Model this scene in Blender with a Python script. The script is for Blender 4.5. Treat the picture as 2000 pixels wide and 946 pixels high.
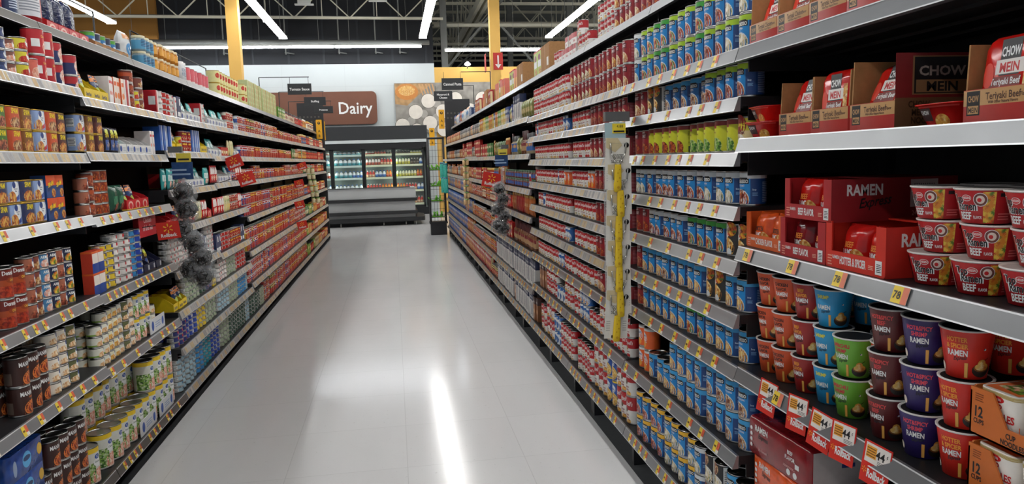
import bpy, math, random
from mathutils import Vector, Matrix
random.seed(7)
S = bpy.context.scene
for o in list(bpy.data.objects): bpy.data.objects.remove(o)
COL = S.collection
# ---------------------------------------------------------------- camera
cam = bpy.data.cameras.new('camera'); co = bpy.data.objects.new('camera', cam); COL.objects.link(co)
cam.sensor_width = 36; cam.lens = 36*1430/2000; cam.clip_start = .02; cam.clip_end = 200
co.matrix_world = Matrix(((0.98679095, 0.04715695, -0.15498334, 0), (-0.15923505, 0.10638548, -0.98149189, 0),
                          (-0.02979618, 0.9932061, 0.11248927, 1.56), (0, 0, 0, 1)))
S.camera = co
# ---------------------------------------------------------------- look
S.view_settings.view_transform = 'Standard'; S.view_settings.look = 'None'
S.view_settings.exposure = 0.0; S.view_settings.gamma = 1; S.view_settings.use_curve_mapping = False
TUBE = 60.0          # strength of the fluorescent tubes
AMBIENT = .36       # light coming in from the rest of the open store
FRIDGE = 15.0
w = bpy.data.worlds.new('store'); S.world = w; w.use_nodes = True
w.node_tree.nodes['Background'].inputs[0].default_value = (.9, .94, 1, 1)
w.node_tree.nodes['Background'].inputs[1].default_value = AMBIENT
try:
    S.cycles.max_bounces = 6; S.cycles.diffuse_bounces = 3; S.cycles.glossy_bounces = 3; S.cycles.transparent_max_bounces = 8
    S.cycles.transmission_bounces = 4; S.cycles.sample_clamp_indirect = 1.5; S.cycles.use_light_tree = True
    S.cycles.caustics_reflective = False; S.cycles.caustics_refractive = False; S.cycles.use_denoising = True
except Exception: pass
# ---------------------------------------------------------------- materials
def lin(h):
    h = h.lstrip('#'); r = []; h = ''.join(c*2 for c in h) if len(h) == 3 else h
    for i in (0, 2, 4):
        c = int(h[i:i+2], 16)/255; r.append(c/12.92 if c <= .04045 else ((c+.055)/1.055)**2.4)
    return (*r, 1)
_m = {}
def M(hx, rough=.42, metal=0., name='printed', noise=.05, scale=40, emit=0, alpha=None, bump=0, coat=0):
    key = (hx, rough, metal, name, noise, emit, alpha, bump, scale)
    if key in _m: return _m[key]
    m = bpy.data.materials.new(name+'_'+hx.strip('#')); m.use_nodes = True; nt = m.node_tree
    b = nt.nodes['Principled BSDF']; c = lin(hx)
    b.inputs['Roughness'].default_value = rough; b.inputs['Metallic'].default_value = metal
    if coat: b.inputs['Coat Weight'].default_value = coat; b.inputs['Coat Roughness'].default_value = .12
    if emit:
        b.inputs['Base Color'].default_value = c
        b.inputs['Emission Color'].default_value = c; b.inputs['Emission Strength'].default_value = emit
    elif noise:
        tc = nt.nodes.new('ShaderNodeTexCoord'); nz = nt.nodes.new('ShaderNodeTexNoise'); nz.inputs['Scale'].default_value = scale
        nz.inputs['Detail'].default_value = 1
        nt.links.new(tc.outputs['Object'], nz.inputs['Vector'])
        mx = nt.nodes.new('ShaderNodeMix'); mx.data_type = 'RGBA'
        nt.links.new(nz.outputs['Fac'], mx.inputs['Factor'])
        mx.inputs['A'].default_value = tuple(min(1, v*(1-2*noise)) for v in c[:3])+(1,)
        mx.inputs['B'].default_value = tuple(min(1, v*(1+2*noise)+noise*.02) for v in c[:3])+(1,)
        nt.links.new(mx.outputs['Result'], b.inputs['Base Color'])
        if bump:
            bp = nt.nodes.new('ShaderNodeBump'); bp.inputs['Strength'].default_value = bump; bp.inputs['Distance'].default_value = .004
            nt.links.new(nz.outputs['Fac'], bp.inputs['Height']); nt.links.new(bp.outputs['Normal'], b.inputs['Normal'])
    else: b.inputs['Base Color'].default_value = c
    if alpha is not None: b.inputs['Alpha'].default_value = alpha
    _m[key] = m; return m
def food(name, cols, scale=110, rough=.4):
    key = ('food', name)
    if key in _m: return _m[key]
    m = bpy.data.materials.new('food_'+name); m.use_nodes = True; nt = m.node_tree; b = nt.nodes['Principled BSDF']
    tc = nt.nodes.new('ShaderNodeTexCoord'); v = nt.nodes.new('ShaderNodeTexVoronoi'); v.inputs['Scale'].default_value = scale
    n = nt.nodes.new('ShaderNodeTexNoise'); n.inputs['Scale'].default_value = scale*.7
    ad = nt.nodes.new('ShaderNodeVectorMath'); ad.operation = 'MULTIPLY_ADD'
    nt.links.new(n.outputs['Color'], ad.inputs[0]); ad.inputs[1].default_value = (.012,)*3; nt.links.new(tc.outputs['Object'], ad.inputs[2])
    nt.links.new(ad.outputs[0], v.inputs['Vector'])
    sp = nt.nodes.new('ShaderNodeSeparateColor'); nt.links.new(v.outputs['Color'], sp.inputs[0])
    r = nt.nodes.new('ShaderNodeValToRGB'); r.color_ramp.interpolation = 'CONSTANT'
    e = r.color_ramp.elements; e[0].color = lin(cols[0]); e[0].position = 0; e[1].position = 1/len(cols); e[1].color = lin(cols[1])
    for i, cc in enumerate(cols[2:]):
        q = e.new((i+2)/len(cols)); q.color = lin(cc)
    nt.links.new(sp.outputs[0], r.inputs[0]); nt.links.new(r.outputs[0], b.inputs['Base Color'])
    b.inputs['Roughness'].default_value = rough
    _m[key] = m; return m
FD = dict(chili=('#8a2a12', '#b8481c', '#5e1a0c', '#cf7a30'), noodle=('#e3b863', '#d99a3c', '#f0d79a', '#b86b28'),
          bean=('#8a4a26', '#c99a62', '#5f2a18', '#d6b98c'), veg=('#b5371c', '#5d8a2c', '#e0a52e', '#8a2a14', '#d9722a'),
          cream=('#f1e6cc', '#e3d0a2', '#c9b184', '#f6f0e0', '#6d7a3a'), chick=('#e8c79a', '#d9a873', '#f2e0c0', '#c48a54'),
          salad=('#4d7a26', '#86a93c', '#2f5718', '#e6e0c0', '#e8a58a'), pink=('#eaa68c', '#f0c3ae', '#d98a70', '#f7e6da'),
          tomato=('#a01c14', '#c0301c', '#7c120e', '#d0603a', '#e3d2a8'), meat=('#7a3322', '#a5543a', '#c97b5a', '#4f2016'),
          burger=('#b5652a', '#d9924c', '#8a3a1c', '#e0b45a'), grn=('#3e7a2a', '#7fae46', '#c7d88a', '#2a5a1e'),
          egg=('#e6c64a', '#d98a2c', '#c23a1e', '#4f7a28'), leaf=('#3c6a22', '#6f9a3a', '#254a14', '#c9d6b0', '#8fb55a'))
def mat(x):
    if not isinstance(x, str): return x
    if x.startswith('#'): return M(x)
    if x in FD: return food(x, FD[x], 130)
    return NAMED[x]
METAL = M('#b9b9b6', .28, 1., 'tin', .04, 30); GOLD = M('#b8963e', .3, 1., 'gold_lacquer', .03, 30)
DARKM = M('#1b1c20', .5, .2, 'charcoal_steel', .1, 12)
RAIL = M('#a9abad', .3, .5, 'price_rail', .04, 6); CARD = M('#a87a4c', .8, 0, 'cardboard', .08, 60)
CARDD = M('#7c5634', .8, 0, 'cardboard_shade', .08, 60)
FILM = M('#c9ccd0', .12, 0, 'clear_film', .05, 30, 0, .28)
NAMED = dict(metal=METAL, gold=GOLD, dark=DARKM, rail=RAIL, card=CARD, cardd=CARDD, film=FILM,
             redfilm=M('#c2160f', .16, 0, 'red_film', .25, 30, bump=.5), orangefilm=M('#e2531a', .18, 0, 'orange_film', .25, 40, bump=.6),
             darkredfilm=M('#7c0f18', .18, 0, 'dark_red_film', .2, 30, bump=.4), navyfilm=M('#1b2347', .2, 0, 'navy_film', .3, 60, bump=.8),
             bluefilm=M('#1c3f86', .18, 0, 'blue_film', .25, 40, bump=.5), wood=M('#d9b98a', .6, 0, 'wood', .15, 60),
             scrub=M('#62605c', .3, .9, 'steel_wool', .45, 260, bump=1.0), glassjar=M('#c8d0d0', .1, 0, 'jar_glass', .05, 20, 0, .5),
             beans=food('beans', ('#a8321c', '#c24a26', '#7a1f12'), 160))
# ---------------------------------------------------------------- mesh builder
class B:
    def __init__(s): s.v = []; s.f = []; s.m = []; s.k = []; s.sm = []
    def mi(s, m):
        m = mat(m)
        if m not in s.k: s.k.append(m)
        return s.k.index(m)
    def add(s, vs, fs, m, smooth=False):
        o = len(s.v); i = s.mi(m); s.v += [tuple(p) for p in vs]
        for f in fs: s.f.append(tuple(o+j for j in f)); s.m.append(i); s.sm.append(smooth)
    def box(s, x0, x1, y0, y1, z0, z1, m):
        s.add([(x0, y0, z0), (x1, y0, z0), (x1, y1, z0), (x0, y1, z0), (x0, y0, z1), (x1, y0, z1), (x1, y1, z1), (x0, y1, z1)],
              [(0, 3, 2, 1), (4, 5, 6, 7), (0, 1, 5, 4), (1, 2, 6, 5), (2, 3, 7, 6), (3, 0, 4, 7)], m)
    def bar(s, a, b, t, m, n=4, t2=None):
        a = Vector(a); b = Vector(b); d = (b-a); 
        if d.length < 1e-6: return
        d.normalize(); u = d.cross(Vector((0, 0, 1)) if abs(d.z) < .9 else Vector((1, 0, 0))).normalized(); q = d.cross(u)
        vs = []
        for p, r in ((a, t), (b, t2 if t2 is not None else t)):
            for i in range(n):
                an = 2*math.pi*(i+.5)/n; vs.append(p+u*math.cos(an)*r+q*math.sin(an)*r)
        s.add(vs, [(i, (i+1) % n, n+(i+1) % n, n+i) for i in range(n)]+[tuple(range(n-1, -1, -1)), tuple(range(n, 2*n))], m, n > 5)
    def tube(s, pts, t, m, n=6):
        for a, b in zip(pts, pts[1:]): s.bar(a, b, t, m, n)
    def prism(s, poly, axis, a0, a1, m):
        n = len(poly)
        def P(p, a): return {0: (a, p[0], p[1]), 1: (p[0], a, p[1]), 2: (p[0], p[1], a)}[axis]
        s.add([P(p, a0) for p in poly]+[P(p, a1) for p in poly], [tuple(range(n)), tuple(range(2*n-1, n-1, -1))]+[(i, n+i, n+(i+1) % n, (i+1) % n) for i in range(n)], m)
    def lathe(s, prof, m, n=20, cx=0, cy=0):
        vs = []; 
        for r, z in prof:
            for i in range(n): vs.append((cx+r*math.cos(2*math.pi*i/n), cy+r*math.sin(2*math.pi*i/n), z))
        fs = []
        for k in range(len(prof)-1):
            for i in range(n):
                j = (i+1) % n; fs.append((k*n+i, k*n+j, (k+1)*n+j, (k+1)*n+i))
        fs.append(tuple(range(n-1, -1, -1))); fs.append(tuple((len(prof)-1)*n+i for i in range(n)))
        s.add(vs, fs, m, True)
    def mesh(s, name):
        me = bpy.data.meshes.new(name); me.from_pydata(s.v, [], s.f); 
        for m in s.k: me.materials.append(m)
        me.polygons.foreach_set('material_index', s.m); me.polygons.foreach_set('use_smooth', s.sm); me.update(); return me
# text outlines
_t = {}
def glyphs(t, bold=.0):
    if (t, bold) in _t: return _t[t, bold]
    c = bpy.data.curves.new('t', 'FONT'); c.body = t; c.size = 1; c.resolution_u = 2; c.offset = min(bold, .03); c.fill_mode = 'FRONT'
    o = bpy.data.objects.new('t', c); me = o.to_mesh(); vs = [(v.co.x, v.co.y) for v in me.vertices]; fs = [tuple(p.vertices) for p in me.polygons]
    o.to_mesh_clear(); bpy.data.objects.remove(o); bpy.data.curves.remove(c)
    if not vs: vs = [(0, 0)]
    x0 = min(v[0] for v in vs); x1 = max(v[0] for v in vs)
    r = ([((x-(x0+x1)/2)/.73, y/.73) for x, y in vs], fs, (x1-x0)/.73); _t[t, bold] = r; return r
class Shape:
    """upright body with a rounded-rectangle plan; u runs round it from the middle of the front, v runs up"""
    def __init__(s, w, d, c, h, top=1., bot=1., nq=6):
        s.w, s.d, s.h = w, d, h; s.c = c = min(c, w/2-1e-5, d/2-1e-5); s.top, s.bot = top, bot
        q = math.pi*c/2; L = []; a, bb = w/2-c, d/2-c
        segs = [('l', a, (0, -d/2), (1, 0)), ('a', q, (a, -bb), -90), ('l', 2*bb, (w/2, -bb), (0, 1)), ('a', q, (a, bb), 0), ('l', 2*a, (a, d/2), (-1, 0)),
                ('a', q, (-a, bb), 90), ('l', 2*bb, (-w/2, bb), (0, -1)), ('a', q, (-a, -bb), 180), ('l', a, (-a, -d/2), (1, 0))]
        s.seg = []; u = 0; s.kn = []
        for g in segs:
            s.seg.append((u, g))
            if g[0] == 'a': s.kn += [u+q*i/nq for i in range(nq)]
            else: s.kn.append(u)
            u += g[1]
        s.per = u; s.kn = sorted(set(round(k, 7) for k in s.kn if k < u-1e-6))
    def path(s, u):
        u = u % s.per
        for st, g in reversed(s.seg):
            if u >= st-1e-9:
                t = u-st
                if g[0] == 'l':
                    p, d = g[2], g[3]; return p[0]+d[0]*t, p[1]+d[1]*t, d[1], -d[0]
                an = math.radians(g[3])+(t/s.c if s.c > 0 else 0); return g[2][0]+s.c*math.cos(an), g[2][1]+s.c*math.sin(an), math.cos(an), math.sin(an)
    def P(s, u, v, l=0):
        x, y, nx, ny = s.path(u); k = s.bot+(s.top-s.bot)*v/s.h
        return x*k+nx*l, y*k+ny*l, v
    def us(s, a, b):
        r = [a, b]; k0 = math.floor(a/s.per)
        for k in range(k0, k0+3): r += [q+k*s.per for q in s.kn if a+1e-5 < q+k*s.per < b-1e-5]
        return sorted(r)
    def loops(s, b, prof, m, cap=True, capm=None):
        us = s.kn; n = len(us); vs = []
        for off, v in prof: vs += [s.P(u, min(max(v, 0), s.h), off)[:2]+(v,) for u in us]
        fs = []
        for k in range(len(prof)-1):
            for i in range(n):
                j = (i+1) % n; fs.append((k*n+i, k*n+j, (k+1)*n+j, (k+1)*n+i))
        b.add(vs, fs, m, s.c > .004)
        if cap:
            b.add(vs[:n], [tuple(range(n-1, -1, -1))], m); b.add(vs[-n:], [tuple(range(n))], capm or m)
    def rect(s, b, u0, u1, v0, v1, m, l=.0003, vc=None):
        us = s.us(u0, u1); n = len(us)
        b.add([s.P(u, v0, l) for u in us]+[s.P(u, v1, l) for u in us], [(i, i+1, n+i+1, n+i) for i in range(n-1)], m, True)
    def strip(s, b, pts, m, l=.0004):     # pts: list of (u, v_low, v_high)
        n = len(pts); b.add([s.P(u, lo, l) for u, lo, hi in pts]+[s.P(u, hi, l) for u, lo, hi in pts], [(i, i+1, n+i+1, n+i) for i in range(n-1)], m, True)
    def disc(s, b, u, v, ru, rv, m, l=.0006, vmin=None, umin=None, n=20):
        vs = [s.P(u, max(v, vmin or v), l)]; K = 3
        for k in range(1, K+1):
            for i in range(n):
                a = 2*math.pi*i/n; uu = u+ru*k/K*math.cos(a); vv = v+rv*k/K*math.sin(a)
                if vmin is not None: vv = max(vv, vmin)
                if umin is not None: uu = max(uu, umin)
                vs.append(s.P(uu, vv, l))
        fs = [(0, 1+i, 1+(i+1) % n) for i in range(n)]
        for k in range(K-1):
            for i in range(n):
                j = (i+1) % n; fs.append((1+k*n+i, 1+(k+1)*n+i, 1+(k+1)*n+j, 1+k*n+j))
        b.add(vs, fs, m, True)
    def text(s, b, t, u, v, hh, m, l=.0009, maxw=None, shear=0, bold=.0, sx=1, rise=0):
        vs, fs, wd = glyphs(t, bold); k = hh*sx
        if maxw and wd*k > maxw: k = maxw/wd
        b.add([s.P(u+(x+shear*y)*k, v+y*hh+rise*x*k, l) for x, y in vs], fs, m)
# ---------------------------------------------------------------- object making
def link(name, me, parent=None, loc=(0, 0, 0), rz=0.):
    o = bpy.data.objects.new(name, me); COL.objects.link(o)
    if parent: o.parent = parent
    o.location = loc; o.rotation_euler = (0, 0, rz); return o
def tag(o, label, cat, group=None, kind=None):
    if label: o['label'] = label
    if cat: o['category'] = cat
    if group: o['group'] = group
    if kind: o['kind'] = kind
    return o
def struct(name, b):
    o = link(name, b.mesh(name) if isinstance(b, B) else b); o['kind'] = 'structure'; return o
class Prod:
    """a kind of packaged thing: its size, and its parts as shared meshes"""
    def __init__(s, name, cat, desc, w, d, h, main, parts=()):
        s.name, s.cat, s.desc, s.w, s.d, s.h = name, cat, desc.replace(' and ', '-and-'), w, d, h
        s.main, s.parts = main, parts; s.me = s.pm = s.one = None
    def place(s, x, y, z, rz, label, group=None, full=True, tilt=0):
        if s.me is None:
            s.me = s.main.mesh(s.name); s.pm = [(n, b.mesh(n)) for n, b in s.parts]
            if s.parts:
                a = B(); 
                for q in [s.main]+[b for n, b in s.parts]:
                    o = len(a.v); a.v += q.v; ix = [a.mi(m) for m in q.k]
                    for f, m, sm in zip(q.f, q.m, q.sm): a.f.append(tuple(o+j for j in f)); a.m.append(ix[m]); a.sm.append(sm)
                s.one = a.mesh(s.name)
        o = link(s.name, s.me if (full or not s.parts) else s.one, None, (x, y, z), rz)
        if tilt: o.rotation_euler = (tilt, 0, rz)
        tag(o, label, s.cat, group)
        if full:
            for n, me in s.pm: link(n, me, o)
        return o
# ---------------------------------------------------------------- the building
def floor_material():
    m = bpy.data.materials.new('polished_vinyl_floor'); m.use_nodes = True; nt = m.node_tree; b = nt.nodes['Principled BSDF']; L = nt.links.new; N = nt.nodes.new
    tc = N('ShaderNodeTexCoord')
    n1 = N('ShaderNodeTexNoise'); n1.inputs['Scale'].default_value = .9; n1.inputs['Detail'].default_value = 4
    mp = N('ShaderNodeMapping'); mp.inputs['Scale'].default_value = (2.2, .5, 1); L(tc.outputs['Object'], mp.inputs[0]); L(mp.outputs[0], n1.inputs[0])
    n2 = N('ShaderNodeTexNoise'); n2.inputs['Scale'].default_value = 60; n2.inputs['Detail'].default_value = 3; L(tc.outputs['Object'], n2.inputs[0])
    r = N('ShaderNodeValToRGB'); e = r.color_ramp.elements; e[0].position = .3; e[1].position = .75; e[0].color = lin('#d3d3d3'); e[1].color = lin('#dddddd'); L(n1.outputs['Fac'], r.inputs[0])
    r2 = N('ShaderNodeValToRGB'); e = r2.color_ramp.elements; e[0].position = .25; e[1].position = .33; e[0].color = (.8, .8, .8, 1); e[1].color = (1, 1, 1, 1); L(n2.outputs['Fac'], r2.inputs[0])
    mx = N('ShaderNodeMix'); mx.data_type = 'RGBA'; mx.blend_type = 'MULTIPLY'; mx.inputs['Factor'].default_value = 1; L(r.outputs[0], mx.inputs['A']); L(r2.outputs[0], mx.inputs['B'])
    bk = N('ShaderNodeTexBrick'); bk.offset = 0; bk.inputs['Scale'].default_value = 1; bk.inputs['Mortar Size'].default_value = .0018; bk.inputs['Brick Width'].default_value = .61; bk.inputs['Row Height'].default_value = .61
    bk.inputs['Color1'].default_value = (1, 1, 1, 1); bk.inputs['Color2'].default_value = (.975, .975, .975, 1); bk.inputs['Mortar'].default_value = (.82, .82, .82, 1)
    L(tc.outputs['Object'], bk.inputs[0])
    m2 = N('ShaderNodeMix'); m2.data_type = 'RGBA'; m2.blend_type = 'MULTIPLY'; m2.inputs['Factor'].default_value = 1; L(mx.outputs['Result'], m2.inputs['A']); L(bk.outputs[0], m2.inputs['B'])
    L(m2.outputs['Result'], b.inputs['Base Color'])
    rr = N('ShaderNodeMapRange'); rr.inputs['To Min'].default_value = .13; rr.inputs['To Max'].default_value = .17; L(n1.outputs['Fac'], rr.inputs[0]); L(rr.outputs[0], b.inputs['Roughness'])
    b.inputs['Specular IOR Level'].default_value = .42
    bp = N('ShaderNodeBump'); bp.inputs['Strength'].default_value = .05; bp.inputs['Distance'].default_value = .01; n3 = N('ShaderNodeTexNoise'); n3.inputs['Scale'].default_value = 5
    L(tc.outputs['Object'], n3.inputs[0]); L(n3.outputs['Fac'], bp.inputs['Height']); L(bp.outputs[0], b.inputs['Normal'])
    return m
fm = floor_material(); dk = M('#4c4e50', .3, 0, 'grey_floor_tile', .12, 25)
b = B(); b.box(-14, 16, -6, 46, -.1, 0, fm); struct('floor', b)
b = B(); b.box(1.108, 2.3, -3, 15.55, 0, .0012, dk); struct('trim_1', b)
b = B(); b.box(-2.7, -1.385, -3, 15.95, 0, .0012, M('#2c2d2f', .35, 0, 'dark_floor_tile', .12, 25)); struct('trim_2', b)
# walls
WHT = M('#cfd6d6', .5, 0, 'white_wall_panel', .02, 2); BLK = M('#15181e', .7, 0, 'black_paint', .25, 1.5); YEL = M('#dcae58', .6, 0, 'yellow_paint', .05, 2)
GLD = M('#9c6d2a', .7, 0, 'gold_paint', .1, 1.5)
b = B(); b.box(-6.4, 1.35, 22.6, 22.8, 0, 4.5, WHT)
for x in (-4.9, -3.1, -1.3, .45): b.box(x, x+.008, 22.597, 22.6, 0, 4.5, '#c3c9c9')
for z in (2.75, 3.85): b.box(-6.4, 1.35, 22.597, 22.6, z, z+.008, '#c3c9c9')
struct('wall_back', b)
b = B(); b.box(-6.4, 1.35, 22.62, 22.8, 4.5, 9, BLK)
for x in range(-6, 2): b.box(x+.1, x+.16, 22.6, 22.62, 4.5, 9, M('#20242b', .6, 0, 'black_girt', .1, 3))
struct('wall_back_upper', b)
b = B(); b.box(-12, -6.4, 22.5, 22.8, 0, 9, GLD); struct('wall_left', b)
b = B(); b.box(1.35, 14, 22.6, 22.8, 0, 4.38, YEL); struct('wall_right', b)
b = B(); b.box(-12, 16, 44, 44.2, 0, 9, BLK); struct('wall_far', b)
# roof deck with corrugation, joists and girders
def deck_mat():
    m = bpy.data.materials.new('corrugated_roof_deck'); m.use_nodes = True; nt = m.node_tree; b = nt.nodes['Principled BSDF']; L = nt.links.new
    tc = nt.nodes.new('ShaderNodeTexCoord'); wv = nt.nodes.new('ShaderNodeTexWave'); wv.inputs['Scale'].default_value = 1.6; wv.bands_direction = 'Y'; L(tc.outputs['Object'], wv.inputs[0])
    r = nt.nodes.new('ShaderNodeValToRGB'); r.color_ramp.elements[0].color = lin('#5a5d59'); r.color_ramp.elements[1].color = lin('#9a9d96'); r.color_ramp.elements[0].position = .2; r.color_ramp.elements[1].position = .5
    L(wv.outputs['Fac'], r.inputs[0]); L(r.outputs[0], b.inputs['Base Color']); b.inputs['Roughness'].default_value = .6
    return m
b = B(); b.box(-14, 1.2, -6, 46, 8.2, 8.3, BLK); b.box(1.2, 16, -6, 46, 8.2, 8.3, deck_mat()); struct('ceiling', b)
STEEL = M('#e9e5d0', .5, .1, 'cream_steel', .06, 3); STEELD = M('#8a8c88', .5, .1, 'grey_steel', .1, 3)
def joist(n, x0, y0, x1, y1, zb, zt, step, m, t=.035):
    b = B(); d = Vector((x1-x0, y1-y0, 0)); L = d.length; d /= L
    P = lambda s, z: (x0+d.x*s, y0+d.y*s, z)
    b.bar(P(0, zb), P(L, zb), t*1.3, m); b.bar(P(0, zt), P(L, zt), t*1.4, m)
    s = 0; up = False
    while s < L-step/2:
        b.bar(P(s, zt if up else zb), P(s+step/2, zb if up else zt), t*.6, m)
        if up: b.bar(P(s, zb), P(s, zt), t*.4, m)
        s += step/2; up = not up
    o = link('roof_joist', b.mesh('roof_joist')); return tag(o, n, 'roof joist')
nm = ['slanting cream steel joist above the white wall panel', 'cream roof joist just beyond the aisle end', 'cream roof joist over the yellow wall', 'cream roof joist behind the yellow wall',
      'cream roof joist second beyond the yellow wall', 'cream roof joist third beyond the yellow wall', 'deepest cream roof joist in the dark roof space']
joist(nm[0], -13, 22.0-.95, 1.6, 24.9-3.3, 5.62, 6.35, 1.5, STEEL, .035)
joist(nm[1], .6, 20.4, 15, 20.4, 6.9, 7.9, 1.7, STEEL, .04)
for i, (y, zb) in enumerate(((25, 6.75), (28.5, 6.75), (32, 6.75), (35.5, 6.75), (39, 6.75))):
    joist(nm[i+2], 1.5, y, 15, y, zb, zb+1.1, 2.0, STEEL, .05)
for x, lb in ((3.0, 'double cream girder rising toward the yellow column'), (7.6, 'second cream girder farther from the aisle')):
    b = B()
    for dx in (-.11, .11): b.box(x+dx-.06, x+dx+.06, 12, 40, 6.35, 6.6, STEEL)
    for y in range(13, 40, 2): b.bar((x, y, 6.6), (x, y+1, 8.1), .035, STEEL); b.bar((x, y+1, 8.1), (x, y+2, 6.6), .035, STEEL)
    tag(link('roof_girder', b.mesh('roof_girder')), lb, 'roof girder')
for i, (y0, x0, x1, zz) in enumerate(((24.2, 1.9, 8, 5.9), (30.6, 2, 9, 6.3), (36, 2, 9, 6.6))):
    b = B(); b.bar((x0, y0, 4.6), (x1*.6, y0, 7.9), .05, STEELD); b.bar((x1*.6, y0, 4.6), (x0, y0, 7.9), .05, STEELD); b.bar((x0-.4, y0, zz), (15, y0, zz), .07, STEEL)
    tag(link('cross_brace', b.mesh('cross_brace')), ['steel cross brace directly behind the yellow wall', 'middle steel cross brace in the roof space', 'most distant steel cross brace under the roof'][i], 'cross brace')
for i, (x, y, z0) in enumerate(((1.75, 23.6, 4.4), (6.4, 26, 4.4), (4.9, 30, 4.4))):
    b = B(); b.box(x-.1, x+.1, y-.1, y+.1, 0, 8.18, STEELD)
    tag(link('steel_post', b.mesh('steel_post')), ['grey steel post beside the white panel edge', 'grey steel post behind the yellow wall', 'grey steel post deep in the roof space'][i], 'steel post')
for i, x in enumerate((-4.6, -2.9, -1.4, -.35, .35)):
    b = B(); b.bar((x, 22.3, 4.75), (x, 22.3, 8.18), .02, STEELD, 6); b.bar((x-.02, 22.3, 4.8), (x+.2, 22.55, 4.8), .02, STEELD, 6)
    tag(link('conduit', b.mesh('conduit')), 'grey conduit on the black wall, %s from the yellow column' % ['first', 'second', 'third', 'fourth', 'fifth'][i], 'conduit')
for i, (y, z) in enumerate(((21.9, 5.1), (21.6, 5.75))):
    b = B(); b.bar((-13, y, z), (1.2, y, z-.1), (.07, .03)[i], STEELD, 8)
    tag(link('ceiling_pipe', b.mesh('ceiling_pipe')), ['thick dark pipe just above the wall-wash light', 'thin dark pipe crossing the black upper wall'][i], 'pipe')
# columns
def column(name, lb, x, y, wd, sign):
    b = B(); b.box(x-wd/2, x+wd/2, y-wd/2, y+wd/2, 0, 8.19, YEL)
    c = link('column', b.mesh('column')); tag(c, lb, 'column', None, 'structure')
    if sign:
        b = B(); b.box(x-wd/2-.13, x-wd/2-.12, y-.2, y+.02, 3.55, 3.95, '#b3261e'); b.box(x-.06, x+.16, y-wd/2-.012, y-wd/2, 3.6, 3.98, '#b3261e')
        b.prism([(x-.02, 3.72), (x+.05, 3.63), (x+.12, 3.72)], 1, y-wd/2-.016, y-wd/2-.012, '#f4f0ea'); b.box(x+.035, x+.065, y-wd/2-.016, y-wd/2-.012, 3.7, 3.92, '#f4f0ea')
        tag(link('fire_extinguisher_sign', b.mesh('fire_extinguisher_sign')), 'red arrow sign fixed on the yellow column by pasta shelves', 'sign')
column('a', 'round-edged yellow column behind the canned-meat shelves', -3.27, 17, .25, False)
column('b', 'yellow square column with a red arrow sign', 2.42, 17, .23, True)
# dairy sign
ds = Shape(3.15, .06, .02, .96)
def flat(x, y, z):     # maps a flat facing -Y panel
    return lambda u, v, l=0: (x+u, y-l, z+v)
class Flat:
    def __init__(s, x, y, z): s.x, s.y, s.z = x, y, z
    def P(s, u, v, l=0): return (s.x+u, s.y-l, s.z+v)
    rect = lambda s, b, u0, u1, v0, v1, m, l=.001: b.add([s.P(u0, v0, l), s.P(u1, v0, l), s.P(u1, v1, l), s.P(u0, v1, l)], [(0, 1, 2, 3)], m)
    disc = Shape.disc; text = Shape.text
def rpoly(x0, x1, z0, z1, r, n=6):
    p = []
    for cx, cz, a0 in ((x1-r, z0+r, -90), (x1-r, z1-r, 0), (x0+r, z1-r, 90), (x0+r, z0+r, 180)):
        for i in range(n+1):
            a = math.radians(a0+90*i/n); p.append((cx+r*math.cos(a), cz+r*math.sin(a)))
    return p
b = B(); b.prism(rpoly(-4.4, -.40, 2.73, 3.69, .14), 1, 22.47, 22.57, M('#6e4330', .5, 0, 'brown_sign', .05, 3))
sg = link('dairy_sign', b.mesh('dairy_sign')); tag(sg, 'large brown Dairy sign on the white back wall', 'sign')
b = B(); Flat(-1.02, 22.465, 3.04).text(b, 'Dairy', 0, 0, .36, '#f4f4f2', .004, maxw=.98, bold=.012); link('lettering', b.mesh('lettering'), sg)
# egg picture
b = B(); b.box(.142, 4.2, 22.52, 22.58, 2.44, 3.92, M('#8f8a82', .6, 0, 'egg_carton_print', .35, 5)); F = Flat(0, 22.52, 0)
b.add([F.P(.145, 3.9, .002), F.P(.145, 3.3, .002), F.P(.5, 3.25, .002), F.P(1.25, 3.9, .002)], [(0, 1, 2, 3)], M('#b08a5c', .6, 0, 'wood_print', .3, 6))
F.disc(b, .50, 3.66, .34, .24, '#c9823c', .003); F.disc(b, .50, 3.69, .25, .15, 'noodle', .004)
for k in range(5): b.add([F.P(.85+k*.1, 3.88, .004), F.P(.89+k*.1, 3.88, .004), F.P(1.0+k*.09, 3.55, .004), F.P(.96+k*.09, 3.55, .004)], [(0, 1, 2, 3)], '#c89a6a')
EG = M('#ece4d8', .5, 0, 'egg_print', .05, 8); GR = M('#a9a49c', .6, 0, 'carton_cone_print', .1, 8)
for ex, ez in ((.335, 2.66), (.335-.0, 2.48+.0) if 0 else (.76, 2.50), (.741, 3.06), (1.134, 3.38), (1.16, 2.72), (1.56, 3.06), (1.58, 2.52), (1.95, 3.42), (2.0, 2.74), (2.38, 3.08), (2.4, 2.5), (2.78, 3.42), (2.8, 2.74), (3.2, 3.06), (3.6, 3.4), (3.6, 2.7), (3.95, 3.0)):
    F.disc(b, ex, ez, .225, .225, '#5c5751', .005); F.disc(b, ex, ez, .212, .212, EG, .007)
for ex, ez in ((.60, 2.80), (.98, 3.0), (1.36, 2.88), (1.38, 3.3), (1.78, 2.9), (1.2, 2.5), (2.2, 3.25)): F.disc(b, ex, ez, .12, .12, GR, .006)
tag(link('egg_picture', b.mesh('egg_picture')), 'wall picture of white eggs in a grey carton', 'picture')
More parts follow.
